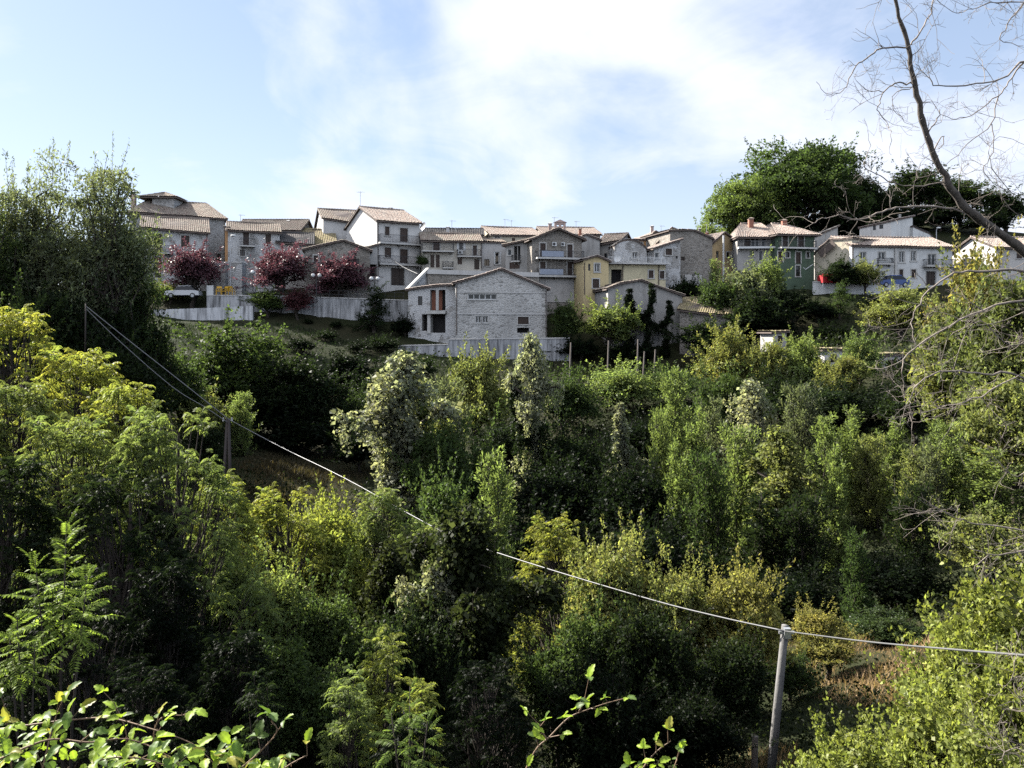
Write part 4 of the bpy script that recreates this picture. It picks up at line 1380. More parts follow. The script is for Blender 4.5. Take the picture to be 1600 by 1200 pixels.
# ---------------------------------------------------------------- cars
def car(px, py, D, rz, paint, label, L=4.0):
    b = P(px, py, D)
    root = empty('parked_car', b); tag(root, label, 'car', 'cars parked in the village'); root.rotation_euler = (0, 0, rz)
    def part(nm, m_, mt, sm=False):
        o = m_.build(nm, mt, smooth=sm); o.parent = root; return o
    W = 0.82
    prof = [(-2.0, .35), (-1.98, .75), (-1.75, .88), (-1.0, .95), (1.55, .95), (1.95, .85), (2.0, .35)]
    m_ = MB(); n = len(prof)
    vs = [(x, -W, z) for x, z in prof] + [(x, W, z) for x, z in prof]
    m_.add(vs, [tuple(range(n - 1, -1, -1)), tuple(range(n, 2 * n))] + [(i, (i + 1) % n, n + (i + 1) % n, n + i) for i in range(n)])
    part('body', m_, paint)
    cab = [(-1.05, .951), (-.45, 1.42), (1.0, 1.45), (1.6, .951)]
    m_ = MB(); n = 4
    vs = [(x, -W * (.94 if z < 1 else .78), z) for x, z in cab] + [(x, W * (.94 if z < 1 else .78), z) for x, z in cab]
    m_.add(vs, [(3, 2, 1, 0), (4, 5, 6, 7)] + [(i, (i + 1) % n, n + (i + 1) % n, n + i) for i in range(n)])
    part('windows', m_, M['glass'])
    m_ = MB(); m_.hexa([(-.5, -W * .8, 1.43), (1.02, -W * .8, 1.46), (1.02, W * .8, 1.46), (-.5, W * .8, 1.43), (-.4, -W * .7, 1.5), (.95, -W * .7, 1.52), (.95, W * .7, 1.52), (-.4, W * .7, 1.5)])
    part('car_roof', m_, paint)
    for x in (-1.25, 1.25):
        for s_ in (-1, 1):
            m_ = MB(); m_.tube([(x, s_ * (W - .15), .31), (x, s_ * (W + .02), .31)], .31, 14)
            w_ = part('wheel', m_, M['rubber'])
            m_ = MB(); m_.tube([(x, s_ * (W + .021), .31), (x, s_ * (W + .03), .31)], .19, 10)
            k = m_.build('rim', M['steel']); k.parent = w_
    for s_ in (-1, 1):
        m_ = MB(); m_.box((-1.96, s_ * .6, .72), (.05, 0, 0), (0, .16, 0), (0, 0, .08)); part('headlight', m_, M['glass'])


car(1393, 449.5, 98.8, 0.15, M['blue_car'], 'blue car parked before the long white house')
car(287, 466, 97.6, 0.1, M['white_car'], 'white car half hidden under the leftmost purple tree')

# red tarpaulin shelter beside the cream house
b = P(1297, 443, 97.6)
root = empty('tarpaulin_shelter', b); tag(root, 'small red tarpaulin shelter in front of the cream house', 'shelter')
m_ = MB(); x0, x1 = P(1286, 443, 97.6).x, P(1308, 443, 97.6).x; z0, z1 = b.z, P(1297, 429, 97.6).z
for x in (x0, x1):
    for y in (97.6, 99.3): m_.bar((x, y, z0 - .5), (x, y, z1), .06)
m_.build('frame', M['steel'], root)
m_ = MB(); n = 9
for (fa, fb) in (((x0 - .03, 97.55), (x1 + .03, 97.55)), ((x0 - .03, 99.35), (x0 - .03, 97.55))):
    for i in range(n):
        t0, t1 = i / n, (i + 1) / n
        o0, o1 = (.05 * math.sin(9 * t0), .05 * math.sin(9 * t1))
        A0 = (lerp(fa[0], fb[0], t0), lerp(fa[1], fb[1], t0) - o0); A1 = (lerp(fa[0], fb[0], t1), lerp(fa[1], fb[1], t1) - o1)
        m_.quad((*A0, z0 + .1), (*A1, z0 + .1), (*A1, z1), (*A0, z1))
m_.quad((x0 - .03, 97.55, z1), (x1 + .03, 97.55, z1), (x1 + .03, 99.35, z1 + .25), (x0 - .03, 99.35, z1 + .25))
m_.build('red_sheet', M['red'], root)

# small sheds in the greenery on the right
def shed(x0, x1, yt, yb, D, label, wall='white', rl=2.2):
    h_ = House('garden_shed', label, x0, D, x1, D + .4, yb, wall, rl, cat='shed', group='garden sheds')
    h_.opening(x0 + (x1 - x0) * .35, yt + (yb - yt) * .3, x0 + (x1 - x0) * .7, yb, 'door', trim=False)
    h_.shell([(x0, yt + 1), (x1, yt)], gable=True, roof='tile_moss', over=.3)


shed(1208, 1229, 520, 536, 78, 'small pale shed in the shrubs below the green house', 'grey')
shed(1288, 1316, 548, 566, 66, 'tiny shed with a pale roof left of the round light green tree')
shed(1374, 1412, 556, 575, 64, 'low garden shed with pale roof under bare twigs on the right')
# ================================================================ plants: generators
def unit(a):
    return a / (np.linalg.norm(a, axis=-1, keepdims=True) + 1e-9)


def leaf_quads(pos, axis, nrm, ln, wr, fold=0.18, var=0.3, autumn=None, rng=RNG):
    """one folded diamond per leaf -> V, Q, C"""
    n = len(pos)
    axis = unit(axis)
    side = unit(np.cross(axis, nrm))
    nr = np.cross(side, axis)
    ln = np.broadcast_to(ln, (n,))[:, None]
    w = ln * wr * 0.5
    V = np.empty((n, 4, 3))
    V[:, 0] = pos
    mid = pos + axis * ln * 0.45
    V[:, 1] = mid + side * w + nr * w * fold * 2
    V[:, 2] = pos + axis * ln - nr * ln * 0.12
    V[:, 3] = mid - side * w + nr * w * fold * 2
    Q = np.arange(n * 4).reshape(n, 4)
    C = np.zeros((n, 4, 3))
    C[:, :, 0] = np.clip(1 + var * rng.normal(size=(n, 1)), 0.45, 1.8)
    C[:, :, 1] = (rng.random((n, 1)) * 0.6 if autumn is None else autumn[:, None])
    return V.reshape(-1, 3), Q, C.reshape(-1, 3)


def tube_np(path, rad, k=5):
    path = np.asarray(path, float)
    m = len(path)
    t = unit(np.gradient(path, axis=0))
    ref = np.array([1.0, 0.2, 0.1]) if abs(t[0, 2]) > 0.8 else np.array([0, 0, 1.0])
    a = unit(np.cross(t, ref)); b = np.cross(t, a)
    ang = np.arange(k) * 2 * np.pi / k
    V = path[:, None, :] + (a[:, None, :] * np.cos(ang)[None, :, None] + b[:, None, :] * np.sin(ang)[None, :, None]) * np.asarray(rad)[:, None, None]
    i = np.arange(m - 1)[:, None] * k; j = np.arange(k)[None, :]
    Q = np.stack([i + j, i + (j + 1) % k, i + k + (j + 1) % k, i + k + j], -1).reshape(-1, 4)
    return V.reshape(-1, 3), Q


class Acc:
    def __init__(s):
        s.V, s.Q, s.C, s.n = [], [], [], 0

    def add(s, V, Q, C=None):
        s.V.append(V); s.Q.append(Q + s.n); s.n += len(V)
        s.C.append(C if C is not None else np.ones((len(V), 3)))

    def mesh(s, name, mat, smooth=False):
        me = np_mesh(name, np.vstack(s.V), np.vstack(s.Q), np.vstack(s.C), smooth=smooth)
        me.materials.append(M[mat])
        return me


def sphere_dirs(n, rng):
    return unit(rng.normal(size=(n, 3)))


def clump_leaves(acc, c, r, n, ln, wr, rng, out=0.6, up=0.6, droop=0.25, shell=0.45, var=0.28, aut=0.4):
    d = sphere_dirs(n, rng)
    d[:, 2] = np.where(d[:, 2] < -0.35, -d[:, 2], d[:, 2])
    rho = shell + (1 - shell) * rng.random(n) ** 0.6
    pos = c + d * rho[:, None] * np.asarray(r)
    ax = d * out + rng.normal(size=(n, 3)) * 0.7 + np.array([0, 0, -droop])
    nr = d * 0.5 + rng.normal(size=(n, 3)) * 0.65 + np.array([0, 0, up])
    L = ln * np.clip(np.exp(rng.normal(0, .33, n)), .45, 1.9)
    am = np.clip(rng.normal(aut, 0.25, n) + rng.normal(0, 0.28), 0, 1)
    V, Q, C = leaf_quads(pos, ax, nr, L, wr, var=var, autumn=am, rng=rng)
    C[:, 0] *= math.exp(rng.normal(0, .2))                  # every clump a little paler or deeper
    acc.add(V, Q, C)


def limb_path(a, b, rng, wob=0.08, n=5, sag=0.0):
    a, b = np.asarray(a, float), np.asarray(b, float)
    t = np.linspace(0, 1, n)[:, None]
    L = np.linalg.norm(b - a)
    p = a + (b - a) * t
    p += rng.normal(size=(n, 3)) * wob * L * np.sin(np.pi * t)
    p[:, 2] += sag * L * np.sin(np.pi * t[:, 0])
    return p


PROTO = {}


def finish(name, crown, wood, W, H, leaf='leaf', bark='bark'):
    V = np.vstack(crown.V)
    r = np.hypot(V[:, 0], V[:, 1])
    W = 2 * np.percentile(r, 97.5); H = np.percentile(V[:, 2], 99.8)      # real size of the grown crown
    PROTO[name] = (crown.mesh('crown_' + name, leaf), wood.mesh('trunk_' + name, bark, True), W, H)


def broad(name, W, H, nclump, leaf, per, seed, z0=0.12, clump=0.2, wr=0.6, droop=0.25, lobes=7, dome=False, conic=False, trunk=0.03, aut=0.4, up=0.6, leafm='leaf', spread=1.0, sprig=0.8, gap=0.12):
    """a crown of several uneven domes, each made of many leaf clumps"""
    rng = np.random.default_rng(seed)
    cr, wd = Acc(), Acc()
    base = np.array([0, 0, -0.3])
    th = H * 0.45
    tp = limb_path(base, (rng.normal() * 0.04 * W, rng.normal() * .04 * W, th), rng, 0.03)
    tr = trunk * H
    wd.add(*tube_np(tp, np.linspace(tr * 1.2, tr * 0.65, len(tp)), 7))
    L = []
    for i in range(lobes):
        a = i * 2.4 + rng.uniform(-.4, .4)
        t = (i + 0.5) / lobes
        if conic:
            lr = (0.36 - 0.24 * t) * W; z = (z0 + (1 - z0) * t) * H; rr = (0.22 - 0.2 * t) * W
        elif dome:
            lr = rng.uniform(0.2, 0.32) * W; rr = rng.uniform(0.05, 1.0) * (0.5 * W - lr); z = H * (z0 + 0.28 + 0.3 * (1 - rr / (0.5 * W)) * rng.uniform(.6, 1.3))
        else:
            lr = rng.uniform(0.19, 0.30) * W; rr = rng.uniform(0.35, 1.0) * (0.5 * W - lr) * spread; z = H * (z0 + (1 - z0) * rng.uniform(0.3, 0.72))
        L.append((np.array([math.cos(a) * rr, math.sin(a) * rr, z]), lr, lr * rng.uniform(.8, 1.25) * min(1.4, max(.7, H / W))))
    if not conic:
        lr = 0.24 * W; lz = lr * min(1.3, H / W)
        L.append((np.array([rng.normal() * .05 * W, rng.normal() * .05 * W, H - lz]), lr, lz))
        L.append((np.array([0, 0, H * (z0 + .45 * (1 - z0))]), 0.30 * W, 0.33 * H * (1 - z0)))
    L = [(c, r, min(rz, H - c[2]) if H - c[2] > .1 * H else rz * .7) for c, r, rz in L]
    wts = np.array([r * rz for c, r, rz in L]); wts /= wts.sum()
    for (c0, lr, lz), wt in zip(L, wts):
        k = max(3, int(nclump * wt + rng.random()))
        tone = rng.normal(aut, 0.12)
        d = sphere_dirs(k, rng)
        d[:, 2] = np.where(d[:, 2] < -0.5, -d[:, 2], d[:, 2])
        for i in range(k):
            cs = clump * rng.uniform(0.6, 1.35)
            rc = cs * W * 0.5
            f = rng.uniform(0.7, 1.08) if rng.random() > .2 else rng.uniform(.3, .7)
            c = c0 + d[i] * np.array([max(.02, lr - rc * .6), max(.02, lr - rc * .6), max(.02, lz - rc * .6)]) * f
            r = rc * rng.uniform(.6, 1.35, 3) * np.array([1, 1, .8])
            if rng.random() < gap: continue                 # gaps in the crown
            if c[2] < r[2] * .5 and z0 > 0: c[2] = r[2] * .5
            clump_leaves(cr, c, r, int(per * (cs / clump) ** 2), leaf, wr, rng, droop=droop, aut=tone, up=up)
            if sprig and rng.random() < sprig:             # a leafy twig standing out of the outline
                dv = unit(d[i] * .8 + np.array([0, 0, rng.uniform(.2, 1.2)]) + rng.normal(size=3) * .25)
                ln = rc * rng.uniform(1.0, 3.0)
                n = int((12 + 30 * rng.random()) * ln / rc / 1.6)
                u = rng.random(n)
                pos = c + dv * rc * .5 + dv * (u * ln)[:, None] + rng.normal(size=(n, 3)) * leaf * .35
                cr.add(*leaf_quads(pos, dv + rng.normal(size=(n, 3)) * .8, rng.normal(size=(n, 3)) + np.array([0, 0, .6]), leaf * rng.uniform(.6, 1.2, n), wr, autumn=np.clip(rng.normal(tone, .2, n), 0, 1), rng=rng))
                wd.add(*tube_np(np.array([c, c + dv * (ln + rc * .5)]), [tr * .05, tr * .015], 3))
            if i % 3 == 0:
                q = min(len(tp) - 1, int(rng.uniform(0.4, 1.0) * len(tp)))
                lp = limb_path(tp[q], c, rng, 0.08, 5, 0.05)
                wd.add(*tube_np(lp, np.linspace(tr * 0.4, tr * 0.07, 5), 4))
    finish(name, cr, wd, W, H, leafm)


def frond_tree(name, W, H, nshoot, per, flen, seed, z0=0.1, pairs=7, env=None, lw=0.30, aut=0.45, up=0.35):
    """compound feather leaves radiating from shoot ends (tree of heaven, false acacia)"""
    rng = np.random.default_rng(seed)
    cr, wd = Acc(), Acc()
    tp = limb_path((0, 0, -0.3), (rng.normal() * .04 * W, rng.normal() * .04 * W, H * 0.9), rng, 0.02, 7)
    wd.add(*tube_np(tp, np.linspace(0.018 * H, 0.005 * H, 7), 6))
    for i in range(nshoot):
        t = (i + rng.random()) / nshoot
        z = (z0 + (0.97 - z0) * t)
        rad = env(t) if env else math.sin(math.pi * (0.12 + 0.83 * t) ** 0.8)
        a = rng.uniform(0, 6.283)
        rr = rad * rng.uniform(0.35, 1.0) ** 0.6 * max(0.05, 0.5 * W - flen * 0.6)
        c = np.array([math.cos(a) * rr, math.sin(a) * rr, z * H - flen * 0.1])
        k = min(6, int(z * 6))
        wd.add(*tube_np(limb_path(tp[max(0, k - 1)], c, rng, 0.06, 5, -0.05), np.linspace(0.006 * H, 0.0015 * H, 5), 4))
        n = max(4, int(per * rng.uniform(0.7, 1.3)))
        az = np.arange(n) * 2.4 + rng.uniform(0, 6)
        el = rng.uniform(-0.15, 0.9, n) + up * 0.3
        d = np.column_stack([np.cos(az) * np.cos(el), np.sin(az) * np.cos(el), np.sin(el)])
        L = flen * rng.uniform(0.6, 1.15, n)
        base = c + rng.normal(size=(n, 3)) * flen * 0.08 - np.array([0, 0, 1]) * (np.arange(n) / n * flen * 0.5)[:, None]
        am = np.clip(rng.normal(aut, .25) + rng.normal(0, 0.15, n), 0, 1)
        fronds(cr, base, d, L, pairs, lw, rng, am)
    finish(name, cr, wd, W, H)


def fronds(cr, base, d, L, pairs, lw, rng, am, droop=0.42):
    n = len(base)
    side = unit(np.cross(d, np.array([0, 0, 1.0])))
    nrm = np.cross(side, d)
    for j in range(pairs + 1):
        t = 0.18 + 0.82 * j / pairs
        p = base + d * (L * t)[:, None] - np.array([0, 0, 1.0]) * (L * droop * t * t)[:, None]
        tan = unit(d - np.array([0, 0, 1.0]) * (2 * droop * t))
        for s_ in ((1, -1) if j < pairs else (0,)):
            ax = side * s_ * 0.95 + tan * (0.35 if s_ else 1.0) - np.array([0, 0, 0.28]) + rng.normal(size=(n, 3)) * 0.1
            ll = L * lw * (1.0 - 0.45 * abs(t - 0.5))
            cr.add(*leaf_quads(p, ax, nrm + rng.normal(size=(n, 3)) * 0.15, ll, 0.36, fold=0.1, var=0.16, autumn=am, rng=rng))


def shoots(name, W, H, nb, leaf, per, seed, wr=0.34, spread=0.55, z0=0.03, aut=0.35, leafm='leaf', top=1.0, conic=0.5):
    """upright sapling: a stem with many rising side shoots, leaves set along them"""
    rng = np.random.default_rng(seed)
    cr, wd = Acc(), Acc()
    nst = 3
    stems = []
    for q in range(nst):
        off = rng.normal(size=2) * W * 0.10 * (q > 0)
        tp = limb_path((off[0], off[1], -0.3), (off[0] * 2.2, off[1] * 2.2, H * (1.0 if q == 0 else rng.uniform(.72, .92))), rng, 0.015, 8)
        stems.append(tp)
        wd.add(*tube_np(tp, np.linspace(0.012 * H, 0.002 * H, 8), 5))
    for i in range(nb):
        tp = stems[i % nst]
        t = z0 + (0.96 - z0) * ((i + rng.random()) / nb) ** top
        f = t * 7
        k = int(f); p0 = tp[k] + (tp[min(k + 1, 7)] - tp[k]) * (f - k)
        a = rng.uniform(0, 6.283)
        reach = W * 0.5 * (1 - conic * t) * rng.uniform(0.45, 1.0)
        rise = reach * rng.uniform(0.7, 1.5)
        p1 = p0 + np.array([math.cos(a) * reach, math.sin(a) * reach, rise])
        p1[2] = min(p1[2], H * 1.0)
        lp = limb_path(p0, p1, rng, 0.05, 5, -0.08)
        wd.add(*tube_np(lp, np.linspace(0.004 * H, 0.001 * H, 5), 3))
        n = per
        u = rng.random(n) ** 0.75 * 4
        kk = np.minimum(u.astype(int), 3); fr = (u - kk)[:, None]
        pos = lp[kk] * (1 - fr) + lp[kk + 1] * fr
        tan = unit(lp[kk + 1] - lp[kk])
        rd = rng.normal(size=(n, 3))
        pos = pos + rd * leaf * 0.35
        ax = tan * 0.8 + rd * 0.6 + np.array([0, 0, 0.15])
        am = np.clip(rng.normal(aut, .22, n) + rng.normal(0, .15), 0, 1)
        cr.add(*leaf_quads(pos, ax, rng.normal(size=(n, 3)) * .6 + np.array([0, 0, .5]), leaf * rng.uniform(.6, 1.3, n), wr, var=0.25, autumn=am, rng=rng))
    finish(name, cr, wd, W, H, leafm)


def vine_tower(name, W, H, nclump, leaf, per, seed, prof, lean=0.08, aut=0.4, limbs=5):
    """climbers smothering a dead tree: they follow the trunk and its broken limbs and hang down in ragged curtains"""
    rng = np.random.default_rng(seed)
    cr, wd = Acc(), Acc()
    tp = limb_path((0, 0, -.3), (lean * H, lean * H * .4, H * .96), rng, 0.05, 9)
    wd.add(*tube_np(tp, np.linspace(0.035 * H, 0.008 * H, 9), 7))
    paths = [(tp, 1.0, True)]
    for i in range(limbs):
        t0 = rng.uniform(.3, .9)
        p0 = tp[int(t0 * 8)]
        a = i * 2.4 + rng.uniform(-.5, .5)
        ln = W * rng.uniform(.3, .55)
        p1 = p0 + np.array([math.cos(a) * ln, math.sin(a) * ln, ln * rng.uniform(-.3, 1.1)])
        p1[2] = min(p1[2], H)
        lp = limb_path(p0, p1, rng, .1, 6, .15)
        wd.add(*tube_np(lp, np.linspace(0.012 * H, 0.003 * H, 6), 5))
        paths.append((lp, rng.uniform(.35, .6), False))
    for i in range(nclump):
        k = 0 if rng.random() < .62 else rng.integers(1, len(paths))
        path, f, main = paths[k]
        t = (i + rng.random()) / nclump if main else rng.random()
        m = len(path) - 1
        u = min(t * m, m - .001); j = int(u)
        ctr = path[j] + (path[j + 1] - path[j]) * (u - j)
        a = rng.uniform(0, 6.283)
        R = W * 0.36 * (prof(t) if main else f) * rng.uniform(0.3, 1.15)
        rc = 0.12 * W * rng.uniform(.5, 1.7) * (1 if main else .8)
        c = ctr + np.array([math.cos(a) * max(0, R - rc * .5), math.sin(a) * max(0, R - rc * .5), rng.normal() * .02 * H])
        if c[2] > H - rc: c[2] = H - rc
        n = int(per * min(2.2, max(.35, (rc / .12 / W) ** 2)))
        clump_leaves(cr, c, rc * rng.uniform(.6, 1.3, 3) * np.array([1, 1, 1.25]), n, leaf, 0.7, rng, out=0.5, up=0.2, droop=0.6, shell=0.25, aut=aut, var=0.32)
        if rng.random() < .3:                               # curtain
            n = int(per * rng.uniform(.4, 1.0))
            sv = rng.random(n)
            hl = H * rng.uniform(.06, .2)
            pos = c + np.array([math.cos(a), math.sin(a), 0]) * rc * 0.7 + np.column_stack([rng.normal(0, .07 * (1 + W * .1), n), rng.normal(0, .07 * (1 + W * .1), n), -sv * hl])
            cr.add(*leaf_quads(pos, rng.normal(size=(n, 3)) + np.array([0, 0, -.8]), rng.normal(size=(n, 3)), leaf * rng.uniform(.5, 1.3, n), .6, autumn=np.clip(rng.normal(aut, .25, n), 0, 1), rng=rng))
        if rng.random() < .12:                              # bare twig standing out
            e = c + unit(np.array([math.cos(a), math.sin(a), rng.uniform(0, 1.5)])) * rc * rng.uniform(1.2, 2.4)
            wd.add(*tube_np(np.array([c, (c + e) / 2 + rng.normal(size=3) * .03, e]), [.006 * W, .004 * W, .002 * W], 3))
    finish(name, cr, wd, W, H)


# ---- kinds ---------------------------------------------------------
# far (village and hill)
broad('round_far_a', 6, 6.5, 90, 0.24, 85, 1, z0=0.08, clump=0.24)
broad('round_far_b', 6, 6.0, 90, 0.24, 85, 2, z0=0.05, clump=0.26, lobes=5)
broad('bush_far', 6, 3.6, 80, 0.22, 80, 3, z0=-0.02, clump=0.24, dome=True)
broad('plum_far', 6.5, 6.5, 110, 0.19, 90, 4, z0=0.12, clump=0.22, lobes=7, spread=.9, leafm='leaf_plum')
broad('oak_far', 20, 15, 250, 0.32, 150, 5, z0=0.04, clump=0.16, lobes=12, gap=0.0, sprig=.12)
broad('fir_far', 5, 6.5, 90, 0.26, 50, 6, z0=0.05, clump=0.2, conic=True, lobes=6, wr=0.3, droop=0.5)
# middle distance
broad('willow_mid', 9, 13.5, 260, 0.21, 105, 7, z0=0.10, clump=0.19, wr=0.34, droop=0.1, lobes=11, sprig=.3, gap=.04)
broad('willow_mid_b', 9, 13.5, 250, 0.21, 110, 8, z0=0.06, clump=0.20, wr=0.34, droop=0.1, lobes=9, sprig=.3, gap=.04)
broad('round_mid_a', 6.5, 6.5, 150, 0.19, 85, 9, z0=0.03, clump=0.22, lobes=8)
broad('round_mid_b', 6.5, 6.5, 140, 0.19, 90, 10, z0=0.0, clump=0.24, lobes=6)
broad('mound_mid', 8, 4.5, 150, 0.19, 85, 12, z0=-0.04, clump=0.2, dome=True, lobes=10)
shoots('sapling_mid_a', 3.0, 6.5, 120, 0.19, 55, 13, wr=.42)
shoots('sapling_mid_b', 3.6, 6.0, 140, 0.19, 55, 14, wr=.42, conic=0.35)
shoots('sapling_mid_c', 2.6, 6.5, 110, 0.19, 55, 15, wr=.42, conic=0.6)
vine_tower('vine_mid_a', 3.8, 8, 170, 0.15, 90, 16, lambda t: (0.62 + 0.3 * math.sin(2.2 + 5.2 * t) + 0.12 * math.sin(23 * t)) if t < .9 else 0.3, 0.02)
vine_tower('vine_mid_b', 2.0, 8, 150, 0.14, 80, 17, lambda t: (0.95 - 0.5 * t) * (0.8 + .2 * math.sin(t * 17)), 0.03)
# near
frond_tree('feather_a', 5.5, 5.5, 200, 12, 0.38, 18, z0=0.10, env=lambda t: .7 + .3 * math.sin(2 + 4 * t) if t < .7 else 1.05 - t * .8)
frond_tree('feather_b', 5.5, 5.0, 200, 12, 0.36, 19, z0=0.06, env=lambda t: 0.8 + 0.2 * math.sin(7 * t) if t < .75 else 1.2 - t * .9)
frond_tree('feather_sapling', 1.9, 3.6, 60, 9, 0.32, 20, z0=0.05, env=lambda t: 1 - 0.75 * t)
broad('round_near_a', 5, 5, 190, 0.115, 125, 21, z0=0.03, clump=0.19, lobes=8)
broad('round_near_b', 5, 5, 180, 0.115, 130, 22, z0=0.0, clump=0.20, lobes=6)
vine_tower('vine_near_a', 2.6, 6, 300, 0.10, 130, 23, lambda t: (.85 + .15 * math.sin(11 * t)) if t < .72 else .95 - (t - .72) * 2.0, 0.05)
vine_tower('vine_near_b', 2.8, 6, 320, 0.10, 130, 24, lambda t: (0.8 + .2 * math.sin(9 * t)) if t < .75 else .9 - (t - .75) * 2.2, -0.05)
broad('bush_near', 5, 3.6, 210, 0.10, 135, 25, z0=-0.03, clump=0.17, wr=0.75, dome=True, lobes=11, up=0.9, leafm='leaf_shiny')

YG = (0.235, 0.28, 0.075); LG = (0.175, 0.23, 0.085); GR = (0.055, 0.086, 0.033); DG = (0.02, 0.032, 0.0145); OL = (0.185, 0.215, 0.085)  # DG is a dark leaf green, deepened further for shaded plants
PALE = (0.26, 0.28, 0.20); PLUM = (0.14, 0.07, 0.083); SIL = (0.13, 0.155, 0.095); GOLD = (0.21, 0.21, 0.075); SHADE_DK = (0.009, 0.015, 0.0075)  # last tone: near-black leaves, with the thickets' shade put into the colour
NAMES = {'round_far_a': 'broadleaf_tree', 'round_far_b': 'broadleaf_tree', 'bush_far': 'shrub', 'plum_far': 'purple_plum_tree', 'oak_far': 'oak_tree', 'fir_far': 'conifer_tree',
         'willow_mid': 'willow_tree', 'willow_mid_b': 'willow_tree', 'round_mid_a': 'broadleaf_tree', 'round_mid_b': 'broadleaf_tree', 'mound_mid': 'bramble_thicket',
         'sapling_mid_a': 'poplar_sapling', 'sapling_mid_b': 'poplar_sapling', 'sapling_mid_c': 'poplar_sapling', 'vine_mid_a': 'vine_covered_tree', 'vine_mid_b': 'vine_covered_tree',
         'feather_a': 'acacia_tree', 'feather_b': 'acacia_tree', 'feather_sapling': 'acacia_sapling', 'round_near_a': 'broadleaf_tree', 'round_near_b': 'broadleaf_tree',
         'vine_near_a': 'vine_covered_tree', 'vine_near_b': 'vine_covered_tree', 'bush_near': 'ivy_bush'}
CATS = {'shrub': 'shrub', 'bramble_thicket': 'thicket', 'poplar_sapling': 'sapling', 'acacia_sapling': 'sapling', 'ivy_bush': 'bush'}
_pr = random.Random(5)


def plant(kind, px, ytop, wpx, D, colr, aut, label, group=None, rz=None, zbase=None, lean=0.0, wide=True):
    cm, tm, W0, H0 = PROTO[kind]
    X = (px - CX) / F * D
    g = zbase if zbase is not None else gz(X, D) - 0.1
    Hh = max(0.8, (HY - ytop) / F * D - g)
    if kind.startswith('sapling'): wpx *= 0.92
    s = wpx / F * D / W0
    asp = Hh / H0 / s                                       # keep natural proportions: a taller plant is also broader
    if asp < 0.55: s *= asp / 0.55; asp = 0.55
    lim = 2.6 if kind.startswith('sapling') else 1.25
    if wide and asp > lim: s *= (asp / lim) ** 0.75
    if Hh / H0 / s > 2.6 or Hh / H0 / s < 0.4: print('STRETCH %s %s H=%.1f W=%.1f' % (label, kind, Hh, s * W0))
    nm = NAMES[kind]
    root = empty(nm, (X, D, g))
    root.scale = (s, s, Hh / H0)
    root.rotation_euler = (0, lean, _pr.uniform(0, 6.28) if rz is None else rz)
    tag(root, label, CATS.get(nm, 'tree'), group)
    t = bpy.data.objects.new('trunk', tm); t.parent = root; col.objects.link(t)
    c = bpy.data.objects.new('crown', cm); c.parent = root; col.objects.link(c)
    v = _pr.uniform(0.9, 1.1)
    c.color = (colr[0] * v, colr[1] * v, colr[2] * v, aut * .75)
    return root
# ================================================================ plants: placing
G1, G2, G3, G4, G5 = 'trees among the village houses', 'trees on the hill', 'trees of the valley', 'saplings on the right slope', 'feather leaved trees on the near slope'
T = plant
# -- village
T('plum_far', 300, 378, 96, 98.6, PLUM, .1, 'purple leaved plum tree before the pale shuttered house, leftmost of three', 'purple plum trees')
T('plum_far', 437, 377, 106, 98.4, PLUM, .1, 'round purple plum tree right of the tall street lamp', 'purple plum trees')
T('plum_far', 526, 391, 106, 98.0, PLUM, .1, 'purple plum tree in front of the stone gable barn', 'purple plum trees')
T('plum_far', 465, 450, 56, 95.3, (0.10, .04, .045), .2, 'thin dark plum below the terrace railing', 'purple plum trees')
T('round_far_b', 418, 449, 66, 95, GR, .3, 'bright topped small tree against the tall retaining wall', G1)
T('bush_far', 268, 436, 90, 99, OL, .4, 'yellowish hedge bush between white car and pale shuttered house', G1)
T('fir_far', 586, 441, 78, 93.5, DG, 0, 'dark layered conifer left of the stone hall', G1)
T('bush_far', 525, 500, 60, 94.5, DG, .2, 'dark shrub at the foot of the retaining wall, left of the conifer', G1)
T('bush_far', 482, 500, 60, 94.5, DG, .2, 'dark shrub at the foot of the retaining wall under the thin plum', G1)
T('bush_far', 632, 488, 50, 92.5, SHADE_DK, 0, 'dark shrub between conifer and loggia wing', G1)
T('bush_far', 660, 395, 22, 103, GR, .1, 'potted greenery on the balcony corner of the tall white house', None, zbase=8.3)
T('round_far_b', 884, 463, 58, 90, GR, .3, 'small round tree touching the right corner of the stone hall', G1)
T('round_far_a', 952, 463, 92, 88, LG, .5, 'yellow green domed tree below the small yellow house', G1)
T('bush_far', 905, 520, 80, 87, SHADE_DK, 0, 'dark bush under the round tree beside the stone hall', G1)
T('bush_far', 985, 525, 90, 86, SHADE_DK, 0.1, 'dark bush below the yellow green domed tree', G1)
T('vine_mid_b', 1014, 444, 46, 89.2, DG, .1, 'ivy column climbing the front of the low outbuilding', None)
T('bush_far', 1070, 430, 60, 99, DG, .1, 'dark shrub at the foot of the pale yellow terrace house', G1)
T('round_far_a', 1120, 425, 70, 91, GR, .2, 'small green tree at the foot of the stepped stone house', G1)
T('sapling_mid_b', 1113, 404, 26, 98, LG, .3, 'slim pale sapling against the stepped stone house', G1)
T('round_far_b', 1163, 401, 100, 91, SIL, .2, 'grey green tree before the wing of the green house', G1)
T('round_far_a', 1196, 392, 68, 91.5, LG, .2, 'tall light green tree at the left edge of the green front', G1)
T('round_far_b', 1180, 445, 110, 87, DG, .2, 'broad dark tree under the two before the green house', G1)
T('round_far_a', 1240, 445, 70, 90, DG, .1, 'dark tree against the foot of the green front', G1)
T('fir_far', 1313, 437, 52, 92, GR, .2, 'slim pointed tree below the red tarpaulin', G1)
T('round_far_b', 1318, 397, 66, 97, DG, .1, 'dark leafy tree before the cream wall', G1)
T('round_far_a', 1353, 402, 54, 97.2, OL, .5, 'orange tinged small tree before the long white house', G1)
